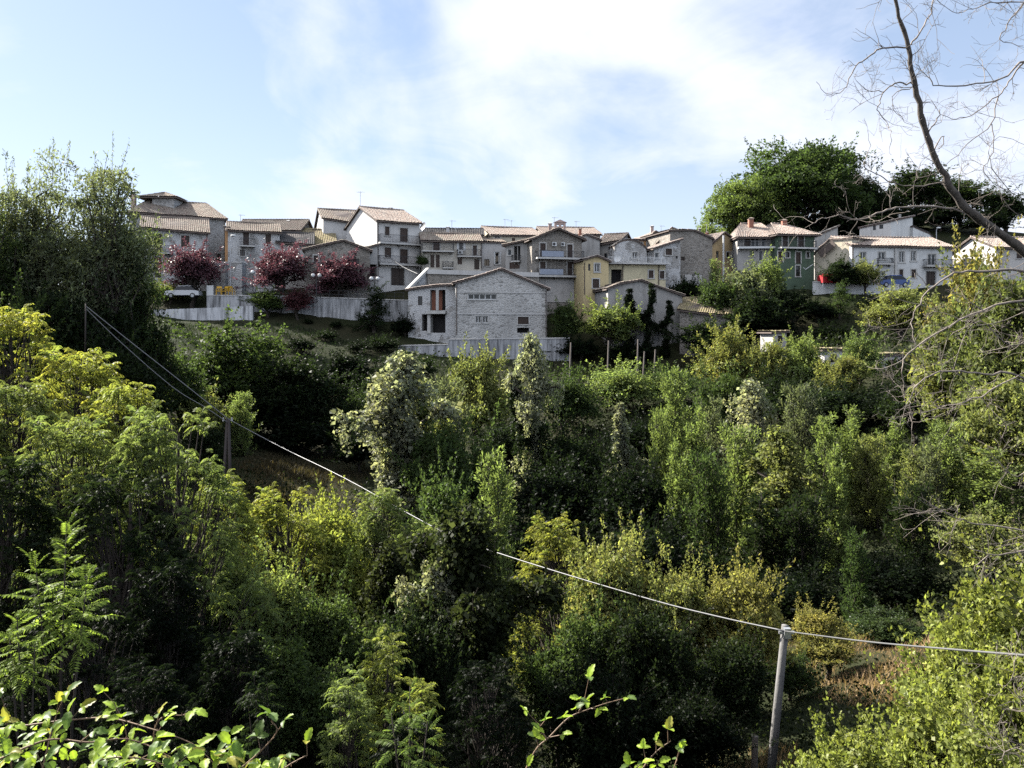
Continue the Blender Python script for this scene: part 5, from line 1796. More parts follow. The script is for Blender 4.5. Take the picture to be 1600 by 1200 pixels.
T('bush_far', 1275, 462, 130, 92, SHADE_DK, 0, 'dark shrubs on the bank below the green front', G1)
T('bush_far', 1360, 458, 130, 93, SHADE_DK, 0, 'dark shrubs on the bank below the long white house', G1)
T('bush_far', 1195, 480, 140, 88, SHADE_DK, 0, 'dark thick shrubbery under the trees of the green house', G1)
T('bush_far', 1300, 500, 130, 82, SHADE_DK, 0.1, 'dark shrubs behind the round light green tree', G1)
# -- hill
T('oak_far', 1248, 224, 205, 128, (.052, .08, .03), .1, 'huge spreading oak on the hill above the green house', G2)
T('oak_far', 1165, 283, 130, 125, (.12, .165, .055), .15, 'lower pale tree at the left foot of the huge oak', G2)
T('round_far_a', 1106, 335, 60, 120, LG, .2, 'small tree at the left end of the hill wood', G2)
T('oak_far', 1318, 262, 120, 133, DG, .1, 'dark right hand side crown joined to the huge oak', G2)
T('round_far_b', 1432, 250, 110, 140, DG, .1, 'dense round tree on the hilltop, next right of the oak', G2)
T('round_far_a', 1500, 270, 105, 142, (.035, .055, .022), .2, 'hilltop tree behind the thick bare limb', G2)
T('round_far_b', 1570, 290, 120, 138, DG, .1, 'dark hilltop tree near the right edge', G2)
T('bush_far', 1372, 286, 100, 138, SHADE_DK, 0, 'dark shrub in the saddle between oak and hilltop tree', G2)
T('bush_far', 1395, 312, 130, 130, SHADE_DK, 0, 'added shrub darkening the hillside above the white houses', G2)  # this and the next two shrubs are added to paint the hillside's shade
T('bush_far', 1465, 312, 140, 134, SHADE_DK, 0, 'added shrub darkening the hillside right of the white houses', G2)
T('bush_far', 1540, 318, 130, 130, SHADE_DK, 0, 'added shrub darkening the hillside behind the orange tinted tree', G2)
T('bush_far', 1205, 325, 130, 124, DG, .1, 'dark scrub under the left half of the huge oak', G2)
T('bush_far', 1300, 318, 140, 126, SHADE_DK, .1, 'dark scrub under the right half of the huge oak', G2)
# -- left: big willows
T('willow_mid', 52, 234, 175, 46, SIL, .2, 'tall feathery willow, left of the two high crowns', 'tall willows on the left', wide=False)
T('willow_mid_b', 158, 252, 155, 45, SIL, .2, 'tall feathery willow, right of the two high crowns', 'tall willows on the left', wide=False)
T('willow_mid_b', 200, 345, 90, 47, GR, .3, 'lower willow whose crown covers the end of the village', 'tall willows on the left')
T('willow_mid', -8, 330, 120, 44, GR, .3, 'willow cut by the left edge', 'tall willows on the left')
T('round_mid_a', 110, 425, 190, 43, DG, .15, 'wide dark tree under the tall willows', G3)
T('round_mid_b', 225, 470, 110, 47, DG, .3, 'dark tree at the right foot of the tall willows', G3)
T('round_mid_b', 20, 440, 130, 40, GR, .3, 'light flecked tree at the left edge below the willows', G3)
T('round_mid_a', 190, 520, 150, 40, DG, .2, 'dark tree behind the top of the bright feather leaved trees', G3)
T('round_mid_b', 280, 545, 110, 50, GR, .3, 'sunlit bank tree beside the twin wires', G3)
# -- middle
T('round_mid_b', 372, 490, 190, 57, (.06, .09, .03), .1, 'big rounded dark tree below the whitewashed wall', G3)
T('round_mid_a', 450, 540, 150, 56, DG, .2, 'second rounded tree stepping down right of the big dark one', G3)
T('round_mid_b', 515, 585, 120, 55.5, DG, .2, 'third rounded tree stepping down towards the pale vine tree', G3)
T('round_mid_b', 560, 602, 56, 58, GR, .3, 'small round tree touching the pale vine tree', G3)
T('bush_far', 320, 600, 110, 50, OL, .5, 'pale dry bush behind the forked pole', G3)
T('sapling_mid_b', 386, 612, 60, 50, LG, .2, 'pointed green sapling right of the forked pole', G3)
T('round_mid_b', 322, 650, 80, 40, DG, .2, 'dark bush behind the forked pole', G3)
T('vine_mid_a', 628, 556, 165, 37, PALE, .25, 'tall tree smothered in pale seeding climbers left of centre', 'trees smothered in climbers', wide=False)
T('vine_mid_a', 655, 598, 110, 39, OL, .3, 'greener climber covered tree touching the pale one', 'trees smothered in climbers')
T('sapling_mid_b', 690, 590, 100, 42, SIL, .2, 'grey green sapling behind the pale climber tree', G3)
T('round_mid_a', 705, 640, 110, 36, GR, .3, 'leafy tree in the middle below the concrete wall', G3)
T('round_mid_b', 745, 530, 112, 54, OL, .4, 'yellow topped tree against the streaked concrete wall', G3)
T('vine_mid_a', 832, 527, 82, 46, PALE, .2, 'slender spire of pale climbers in the centre', 'trees smothered in climbers', wide=False)
T('vine_mid_b', 812, 590, 90, 46.5, DG, .2, 'dark climber covered stump beside the central spire', 'trees smothered in climbers')
T('mound_mid', 880, 568, 130, 56, GR, .3, 'bramble mound right of the central spire', G3)
T('mound_mid', 965, 560, 150, 60, LG, .3, 'broad bramble mound with young shoots below the outbuilding', G3)
T('mound_mid', 1045, 565, 120, 62, GR, .3, 'bramble bank under the ragged roof shed', G3)
T('mound_mid', 800, 640, 160, 50, DG, .2, 'dark thicket behind the central spire', G3)
T('mound_mid', 890, 655, 150, 45, DG, .2, 'arching thicket right of the central spire', G3)
T('vine_mid_b', 966, 630, 84, 42, PALE, .2, 'short stub of pale climbers in the dark hollow', 'trees smothered in climbers')
T('mound_mid', 870, 705, 220, 40, SHADE_DK, .1, 'dark shaded thicket in the hollow, left half', G3)
T('mound_mid', 985, 700, 200, 38, SHADE_DK, .1, 'dark shaded thicket in the hollow, right half', G3)
T('mound_mid', 1000, 640, 130, 50, SHADE_DK, .1, 'dark thicket behind the short climber stub', G3)
T('mound_mid', 840, 770, 240, 32, SHADE_DK, .1, 'black shaded thicket below the hollow', G3)
T('mound_mid', 1010, 790, 260, 30, SHADE_DK, .1, 'lowest shaded thicket in the hollow', G3)
T('sapling_mid_a', 762, 705, 100, 28, LG, .2, 'bright feathery sapling in front of the dark hollow', G3)
T('round_mid_a', 690, 720, 110, 30, GR, .3, 'small tree between the pale climber tree and the bright sapling', G3)
T('vine_mid_b', 985, 452, 60, 89.4, SHADE_DK, .1, 'ivy mass left of the ivy column on the low outbuilding', None)
T('vine_mid_b', 1042, 470, 50, 89.6, DG, .1, 'ivy patch right of the ivy column on the low outbuilding', None)
T('round_mid_a', 325, 560, 120, 56, DG, .2, 'dark tree behind the slanting wires, left of the big rounded one', G3)
T('bush_far', 405, 600, 150, 55, SHADE_DK, .1, 'black shaded shrubs under the big rounded tree', G3)
T('bush_far', 480, 630, 150, 54, SHADE_DK, .1, 'black shaded shrubs above the field', G3)
T('bush_far', 560, 650, 90, 50, SHADE_DK, .1, 'dark shrub at the right corner of the field', G3)
T('bush_far', 590, 565, 110, 64, SHADE_DK, .1, 'dark shrub on the bank left of the pale climber tree', G3)
T('round_far_b', 540, 540, 110, 68, SHADE_DK, .1, 'dark shrub high on the grassy bank', G3)
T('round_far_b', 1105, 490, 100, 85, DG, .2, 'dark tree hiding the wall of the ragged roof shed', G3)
T('bush_far', 470, 522, 110, 80, SHADE_DK, .1, 'added shrub darkening the bank under the thin plum', G3)  # the shrubs on this bank are added to darken it like shade
T('bush_far', 560, 528, 110, 84, SHADE_DK, .1, 'added shrub darkening the bank under the layered conifer', G3)
T('bush_far', 640, 545, 100, 76, DG, .1, 'added shrub darkening the bank below the loggia wing', G3)
T('bush_far', 280, 505, 110, 84, SHADE_DK, .1, 'dark shrub at the foot of the whitewashed wall', G3)
T('bush_far', 510, 512, 120, 88, DG, .1, 'low added shrub darkening the bank below the plum before the barn', G3)
T('bush_far', 600, 520, 100, 86, DG, .1, 'low added shrub darkening the bank left of the streaked wall', G3)
T('bush_far', 400, 515, 120, 88, DG, .1, 'low added shrub darkening the bank under the bright topped tree', G3)
# -- right slope
S = 'saplings on the right slope'
T('round_mid_b', 1142, 498, 110, 62, OL, .75, 'yellowing tree below the ragged roof shed', G3)
T('round_mid_a', 1200, 522, 80, 60, OL, .6, 'smaller yellowing tree next right', G3)
T('round_mid_b', 1258, 515, 90, 60, LG, .3, 'grey green tree left of the round light green one', G3)
T('round_mid_b', 1345, 512, 70, 60, LG, 0, 'round light green tree with a clipped look', G3)
T('round_mid_a', 1316, 545, 80, 56, OL, .6, 'yellowish tree just below the tiny pale shed', G3)
T('round_mid_a', 1405, 440, 120, 74, OL, .4, 'olive tree crown behind the bare twigs', G3)
T('mound_mid', 1290, 590, 170, 52, DG, .1, 'dark thicket below the garden sheds', G3)
T('mound_mid', 1390, 600, 160, 50, SHADE_DK, .1, 'dark thicket behind the bare twigs', G3)
T('mound_mid', 1220, 570, 120, 55, DG, .2, 'dark thicket between the yellowing trees', G3)
T('sapling_mid_a', 1062, 575, 78, 46, LG, .2, 'tall sapling at the left end of the right slope', S)
T('sapling_mid_b', 1025, 640, 66, 42, LG, .2, 'sapling leaning over the dark hollow', S)
T('sapling_mid_c', 1092, 640, 70, 41, LG, .2, 'narrow sapling second from the dark hollow', S)
T('round_mid_a', 1130, 565, 90, 50, GR, .4, 'leafy tree below the yellowing one', G3)
T('vine_mid_a', 1178, 598, 110, 40, PALE, .35, 'pale climber covered tree among the saplings', 'trees smothered in climbers')
T('sapling_mid_b', 1238, 600, 92, 42, SIL, .2, 'grey feathery sapling behind the pale climbers', S)
T('sapling_mid_b', 1150, 665, 110, 36, LG, .25, 'dense sapling in front of the pale climbers, left', S)
T('sapling_mid_b', 1090, 705, 110, 33, GR, .25, 'broad dark sapling at the edge of the hollow', S)
T('vine_mid_a', 1222, 670, 120, 34, OL, .35, 'olive climber clad tree in the middle of the right slope', 'trees smothered in climbers')
T('sapling_mid_a', 1285, 648, 90, 37, LG, .2, 'light sapling right of the olive climbers', S)
T('sapling_mid_c', 1330, 636, 66, 39, LG, .2, 'pointed sapling standing above its neighbours', S)
T('sapling_mid_b', 1372, 680, 90, 36, OL, .35, 'brownish sapling right of the pointed one', S)
T('sapling_mid_a', 1425, 700, 96, 33, OL, .3, 'upright olive sapling behind the hooked twig', S)
T('sapling_mid_b', 1480, 655, 110, 35, LG, .2, 'big light sapling behind the tangle of twigs', S)
T('sapling_mid_a', 1550, 700, 120, 31, LG, .3, 'light sapling near the right edge', S)
T('sapling_mid_b', 1445, 755, 110, 28, DG, .3, 'green sapling low on the right slope', S)
T('round_mid_a', 1540, 790, 130, 26, OL, .4, 'olive tree low at the right edge', G3)
T('sapling_mid_b', 1275, 770, 130, 29, DG, .3, 'shaded sapling above the pointed seedling', S)
T('sapling_mid_c', 1190, 770, 110, 30, DG, .3, 'dark sapling above the dark gap', S)
T('sapling_mid_c', 1338, 828, 62, 25, GR, 0, 'little pointed seedling standing in the dark gap', S)
T('mound_mid', 1400, 860, 200, 27, SHADE_DK, .2, 'black thicket right of the pointed seedling', G3)
T('mound_mid', 1240, 880, 180, 27, SHADE_DK, .2, 'black thicket left of the pointed seedling', G3)
T('round_mid_a', 1580, 395, 170, 38, (.12, .15, .06), .3, 'tall yellowish tree filling the right edge', G3)
T('round_mid_b', 1525, 364, 105, 43, GOLD, .8, 'orange tinted tree top left of the right edge tree', G3)
T('round_mid_b', 1495, 455, 120, 41, OL, .4, 'olive tree crown among the twigs on the right', G3)
T('round_mid_a', 1590, 560, 150, 32, OL, .4, 'shrubby tree at the right edge below the tall one', G3)
T('round_mid_b', 1430, 550, 110, 46, DG, .3, 'dark tree behind the lower bare twigs', G3)
T('sapling_mid_c', 1055, 690, 60, 36, LG, .2, 'thin sapling at the rim of the dark hollow', S)
T('sapling_mid_a', 1120, 620, 64, 42, SIL, .2, 'grey green spire left of the pale climbers', S)
T('sapling_mid_c', 1305, 700, 62, 32, LG, .25, 'thin sapling in front of the light one', S)
T('sapling_mid_c', 1400, 655, 60, 37, LG, .2, 'thin spire left of the upright olive sapling', S)
T('sapling_mid_c', 1455, 690, 60, 32, SIL, .3, 'grey green spire behind the lowest twigs', S)
T('sapling_mid_a', 1515, 650, 80, 36, OL, .3, 'olive spire right of the big light sapling', S)
# -- left front slope
T('feather_a', 30, 482, 190, 23, YG, .8, 'yellowing feather leaved tree at the left edge, uppermost', G5)
T('feather_b', 125, 545, 190, 21, YG, .7, 'yellow green feather leaved tree, second from the left edge', G5)
T('feather_a', 190, 600, 160, 19, YG, .5, 'feather leaved tree below the slanting wires', G5)
T('feather_b', 262, 640, 150, 15, LG, .3, 'fresh green feather leaved tree left of the forked pole', G5)
T('feather_a', 20, 600, 190, 18, LG, .6, 'feather leaved tree in the second row at the left edge', G5)
T('feather_b', 110, 650, 200, 15.5, LG, .5, 'bright feather leaved tree in the middle of the left mass', G5)
T('feather_a', 10, 720, 190, 13, DG, .3, 'shaded feather leaved tree low at the left edge', G5)
T('feather_b', 190, 740, 220, 13.5, DG, .3, 'feather leaved tree whose lower half lies in shade', G5)
T('feather_a', 350, 745, 150, 19.5, YG, .35, 'yellow green tree below the forked pole', G5)
T('feather_b', 440, 765, 150, 21, YG, .6, 'yellow flecked tree under the dry grass bank', G5)
T('round_near_a', 515, 765, 150, 22.5, YG, .5, 'light tree below the slanting wire, left of the climber arch', G3)
T('feather_a', 590, 765, 130, 24, LG, .4, 'feather leaved tree in front of the pale climber tree', G5)
T('feather_b', 660, 815, 110, 23, LG, .3, 'feather leaved tree under the middle of the wire', G5)
T('round_near_b', 430, 850, 180, 17.5, LG, .35, 'dense leafy tree in the lower left middle', G3)
T('round_near_a', 330, 840, 170, 16.5, LG, .35, 'leafy tree at the edge of the lower left shade', G3)
T('round_near_b', 540, 890, 160, 16.5, GR, .35, 'leafy tree left of the first climber arch', G3)
T('vine_near_a', 596, 856, 150, 18.5, (.035, .045, .02), .3, 'hooded climber covered stump, smaller of two', 'climber arches')
T('vine_near_b', 745, 798, 215, 17.2, (.03, .04, .018), .3, 'big hooded climber covered tree where the wire vanishes', 'climber arches')
T('vine_near_a', 700, 880, 140, 16.6, PALE, .25, 'pale fringe of climbers left of the big hooded tree', 'climber arches')
T('round_near_a', 660, 930, 140, 15.5, DG, .3, 'dark leafy tree between the two climber arches', G3)
T('round_near_b', 470, 960, 190, 14, GR, .3, 'shaded leafy tree low in the left middle', G3)
T('feather_a', 250, 880, 230, 12, SHADE_DK, .15, 'dark feather leaved tree in the lower left shade', G5)
T('feather_b', 120, 900, 220, 10.5, SHADE_DK, .15, 'dark feather leaved tree behind the bright seedling', G5)
T('feather_a', 360, 990, 200, 11, SHADE_DK, .15, 'blackish feather leaved tree at the bottom, left', G5)
T('feather_b', 220, 1040, 220, 9, SHADE_DK, .1, 'blackish feather leaved bush above the brambles', G5)
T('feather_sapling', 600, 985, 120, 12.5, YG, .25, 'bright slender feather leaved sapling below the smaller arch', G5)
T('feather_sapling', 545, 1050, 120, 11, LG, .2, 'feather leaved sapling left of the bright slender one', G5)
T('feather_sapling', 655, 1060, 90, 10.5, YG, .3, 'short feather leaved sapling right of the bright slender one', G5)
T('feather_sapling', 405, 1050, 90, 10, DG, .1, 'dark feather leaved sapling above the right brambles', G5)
T('feather_b', 760, 1040, 200, 12, SHADE_DK, .1, 'blackish feather leaved bush under the big hooded tree', G5)
T('feather_a', 640, 1120, 200, 9.5, SHADE_DK, .1, 'dark feather leaved bush at the bottom middle', G5)
# -- lower middle and right
T('feather_b', 868, 808, 140, 24, YG, .7, 'yellow feather leaved tree right of the big hooded tree', G5)
T('round_near_a', 960, 822, 130, 20.5, OL, .7, 'yellowing small leaved tree along the wire', G3)
T('round_near_b', 1045, 850, 130, 20, OL, .6, 'olive tree with upright shoots along the wire', G3)
T('round_near_a', 1150, 872, 150, 19.5, GOLD, .4, 'golden leaved tree just left of the concrete pole', G3)
T('round_near_b', 880, 920, 150, 17.5, GR, .4, 'leafy tree below the yellow feather leaved one', G3)
T('round_near_a', 1010, 930, 180, 17, DG, .4, 'dense leafy tree under the middle of the right wire', G3)
T('round_near_b', 1120, 960, 170, 16.8, DG, .45, 'broad shaded tree left of the concrete pole', G3)
T('round_near_a', 940, 1030, 190, 15, SHADE_DK, .3, 'dark leafy tree behind the bramble spray', G3)
T('round_near_b', 1080, 1050, 170, 15.2, SHADE_DK, .3, 'dark leafy tree left of the pole foot', G3)
T('round_near_b', 1290, 945, 118, 21.5, GOLD, .5, 'small golden tree right of the concrete pole', G3)
T('round_mid_a', 1235, 1010, 90, 20, GR, .4, 'leafy bush behind the concrete pole', G3)
T('bush_near', 1385, 950, 130, 23.5, GR, .3, 'low bush behind the dry grass patch', 'ivy bushes at the right corner')
T('bush_near', 1590, 875, 240, 13, YG, .35, 'pale leaved bush at the right edge under the wire', 'ivy bushes at the right corner')
T('bush_near', 1530, 935, 200, 12.5, YG, .3, 'ivy bush in the right corner, upper left mound', 'ivy bushes at the right corner')
T('bush_near', 1580, 1010, 260, 10.5, YG, .3, 'ivy bush in the right corner, middle mound', 'ivy bushes at the right corner')
T('bush_near', 1475, 1078, 230, 10, YG, .3, 'ivy bush in the right corner, lower middle mound', 'ivy bushes at the right corner')
T('bush_near', 1335, 1120, 220, 10, YG, .25, 'ivy bush in the right corner, lowest left mound', 'ivy bushes at the right corner')
T('bush_near', 1560, 1130, 260, 8.5, YG, .25, 'ivy bush in the bottom right corner', 'ivy bushes at the right corner')
# ================================================================ undergrowth and grass
def undergrowth(name, label, n, seed, dmin, dmax, keep, colr, aut, hfun, size, xr=(-150, 1750), wr=0.6, cat='undergrowth', mat='leaf', blades=False):
    rng = np.random.default_rng(seed)
    D = np.exp(rng.uniform(np.log(dmin), np.log(dmax), n))
    X = (rng.uniform(xr[0], xr[1], n) - CX) / F * D
    k = keep(X, D)
    X, D = X[k], D[k]
    n = len(X)
    if blades:
        z = ground_z(X, D) - 0.03
        pos = np.column_stack([X, D, z])
        ax = rng.normal(size=(n, 3)) * 0.35 + np.array([0.1, 0, 1.0])
        L = hfun(X, D) * rng.uniform(.5, 1.2, n)
    else:
        u = rng.random(n)
        z = ground_z(X, D) + hfun(X, D) * u ** 0.7
        pos = np.column_stack([X, D, z])
        ax = rng.normal(size=(n, 3)) + np.array([0, 0, 0.1])
        L = size(D) * rng.uniform(.6, 1.3, n)
    nr = rng.normal(size=(n, 3)) * .6 + np.array([0, 0, .8])
    am = np.clip(rng.normal(.4, .25, n) + 0.4 * np.sin(X * .7) * np.sin(D * .31), 0, 1)
    V, Q, C = leaf_quads(pos, ax, nr, L, wr, var=.3, autumn=am, rng=rng)
    me = np_mesh(name, V, Q, C)
    me.materials.append(M[mat])
    o = bpy.data.objects.new(name, me); col.objects.link(o)
    o.color = (*colr, aut)
    tag(o, label, cat, kind='stuff')
    return o


def bumpy(lo, hi, f=.5):
    return lambda X, D: lo + (hi - lo) * (0.5 + 0.5 * np.sin(X * f + 1.7 * np.sin(D * f * .7)) * np.sin(D * f * 1.1 + X * .2)) ** 1.5


def in_field(X, D):
    return ((X + 12.6) / 4.0) ** 2 + ((D - 48) / 6.5) ** 2 < 1


def in_dry(X, D):
    return (((X - 9.3) / 2.3) ** 2 + ((D - 21.5) / 4.0) ** 2 < 1) | (((X - 4.3) / 1.6) ** 2 + ((D - 15.5) / 2.0) ** 2 < 1)


def free(X, D):
    px = X / D * F + CX
    lim = np.where(px < 620, 92.5, np.where(px < 900, 84.5, np.where(px < 1150, 85, 95)))
    return (D < lim) & ~in_field(X, D) & ~in_dry(X, D)


undergrowth('brambles', 'shade-dark bramble and ivy undergrowth covering the valley slopes', 190000, 41, 11, 96, lambda X, D: free(X, D) & ~((D > 66) & (X < -12)), (0.015, 0.023, 0.010), .3, bumpy(.3, 1.7), lambda D: np.clip(.0045 * D, .09, .30))  # leaf colour held near black, painting in the shade of the slopes
undergrowth('meadow_grass', 'rough grass coloured dark for shade on the bank below the retaining wall', 45000, 42, 60, 95, lambda X, D: free(X, D) & (D > 62) & (X < -4), (0.02, 0.033, 0.011), .15, bumpy(.2, .6), None, (150, 900), .12, 'grass', 'grassblade', True)  # blade colour lowered to carry the shade lying on the bank
undergrowth('dry_grass', 'pale dry grass on the small field left of the pale climber tree', 30000, 43, 40, 56, in_field, (0.065, 0.055, 0.032), .4, bumpy(.15, .5), None, (250, 700), .14, 'grass', 'grassblade', True)  # dry grass tone darkened to hold the shade over the field
undergrowth('straw_grass', 'straw coloured dry grass around the foot of the concrete pole', 45000, 44, 12, 26, in_dry, (0.30, 0.22, 0.13), .5, bumpy(.12, .4, 1.4), None, (900, 1600), .07, 'grass', 'grassblade', True)

# ================================================================ poles and cables
def pole(name, label, base, top, r0, r1, mat, n=8, cat='pole', group=None, cap=True):
    root = empty(name, base); tag(root, label, cat, group)
    b, t = Vector(base), Vector(top)
    d = (t - b).normalized()
    mb = MB(); mb.tube([b - d * 1.2, lerp(b, t, .5), t], [r0, (r0 + r1) / 2, r1], n); mb.build('shaft', M[mat], root, smooth=n > 6)
    return root


rt = pole('concrete_pole', 'leaning grey concrete utility pole at the lower right carrying the cable', P(1203, 1225, 15), P(1227, 977, 15), 0.09, 0.068, 'pole_grey', 10, group='utility poles')
mb = MB(); c = P(1226, 985, 15); mb.box(c + Vector((.0, -.13, 0)), (.06, 0, 0), (0, .05, 0), (0, 0, .09)); mb.bar(c + Vector((-.14, -.1, 0)), c + Vector((.14, -.1, 0)), .05); mb.build('cable_clamp', M['steel'], rt)
b = P(345, 756, 38); b2 = P(362, 760, 38)
rt = empty('forked_pole', b); tag(rt, 'dark A shaped wooden utility pole above the field', 'pole', 'utility poles')
for q in (b, b2):
    mb = MB(); mb.tube([q - Vector((0, 0, 2.5)), P(357, 654, 38) + Vector(((q.x - b.x) * .1 - .05, 0, 0))], [.10, .075], 8); mb.build('shaft', M['wood_dark'], rt, smooth=True)
mb = MB(); mb.bar(P(350, 700, 38), P(362, 700, 38), .08); mb.build('cross_brace', M['wood_dark'], rt)
mb = MB(); c = P(357, 656, 38)
for dx in (-.2, .2): mb.tube([c + Vector((dx, -.12, -.05)), c + Vector((dx, -.12, .12))], [.05, .035], 6)
mb.build('insulator', M['trim'], rt)
pole('wooden_pole', 'thin wooden utility pole in front of the dark willows', P(133, 545, 39), P(134, 474, 39), .04, .03, 'wood_dark', 7, group='utility poles')
pole('wooden_stub', 'short weathered wooden post beside the foot of the concrete pole', P(1178, 1215, 15.6), P(1180, 1150, 15.6), .07, .06, 'wood_old', 6, 'post')
for (x, y0, y1, D, lb) in ((892, 535, 600, 61, 'pale wooden stake nearest the stone hall'), (951, 532, 590, 62, 'pale wooden stake below the yellow green domed tree'), (997, 530, 600, 61.5, 'tallest wooden stake, third from the stone hall'),
                           (1007, 549, 585, 64, 'short thin stake beside the tallest one'), (1024, 546, 585, 64, 'thin stake, last before the ragged roof shed'),
                           (440, 648, 672, 66, 'thin stake at the edge of the field, left one'), (482, 645, 676, 66, 'thin stake at the edge of the field, right one')):
    pole('wooden_stake', lb, P(x - 2, y1, D), P(x, y0, D), .07, .055, 'wood_old', 6, 'stake', 'garden stakes')


def cable(label, pts, r, seg=6):
    """pts: points in space, smoothed"""
    pts = [Vector(p) for p in pts]
    out = []
    for i in range(len(pts) - 1):
        p0, p1, p2, p3 = pts[max(i - 1, 0)], pts[i], pts[i + 1], pts[min(i + 2, len(pts) - 1)]
        for k in range(seg):
            t = k / seg
            out.append(0.5 * ((2 * p1) + (p2 - p0) * t + (2 * p0 - 5 * p1 + 4 * p2 - p3) * t * t + (3 * p1 - p0 - 3 * p2 + p3) * t ** 3))
    out.append(pts[-1])
    mb = MB(); mb.tube(out, r, 6)
    o = mb.build('cable', M['wire'], smooth=True, org=pts[0])
    tag(o, label, 'cable', 'overhead cables')


def dmix(px, xa, Da, xb, Db):
    t = (px - xa) / (xb - xa)
    return 1 / (1 / Da + (1 / Db - 1 / Da) * t)


cable('pale cable slanting down from the A shaped pole to the concrete pole', [P(x, y, dmix(x, 357, 37.8, 1226, 14.85)) for x, y in ((357, 655), (440, 699), (540, 748), (690, 830), (790, 868), (1000, 932), (1120, 963), (1226, 986))], 0.016)
cable('pale cable running from the concrete pole out of the right edge', [P(x, y, dmix(x, 1226, 14.85, 1900, 5.5)) for x, y in ((1226, 986), (1350, 1002), (1480, 1014), (1640, 1027))], 0.012)
cable('upper of the two cables from the thin pole to the A shaped pole', [P(x, y, dmix(x, 134, 39, 357, 37.8)) for x, y in ((134, 478), (200, 531), (280, 594), (357, 655))], 0.02)
cable('lower of the two cables from the thin pole to the A shaped pole', [P(x, y, dmix(x, 134, 39, 357, 37.8)) for x, y in ((134, 482), (190, 536), (270, 605), (320, 636), (356, 660))], 0.017)
cable('thin cable hanging off the balcony of the tall white house', [P(603, 398, 102.5), P(628, 416, 100), P(655, 429, 97)], 0.05)

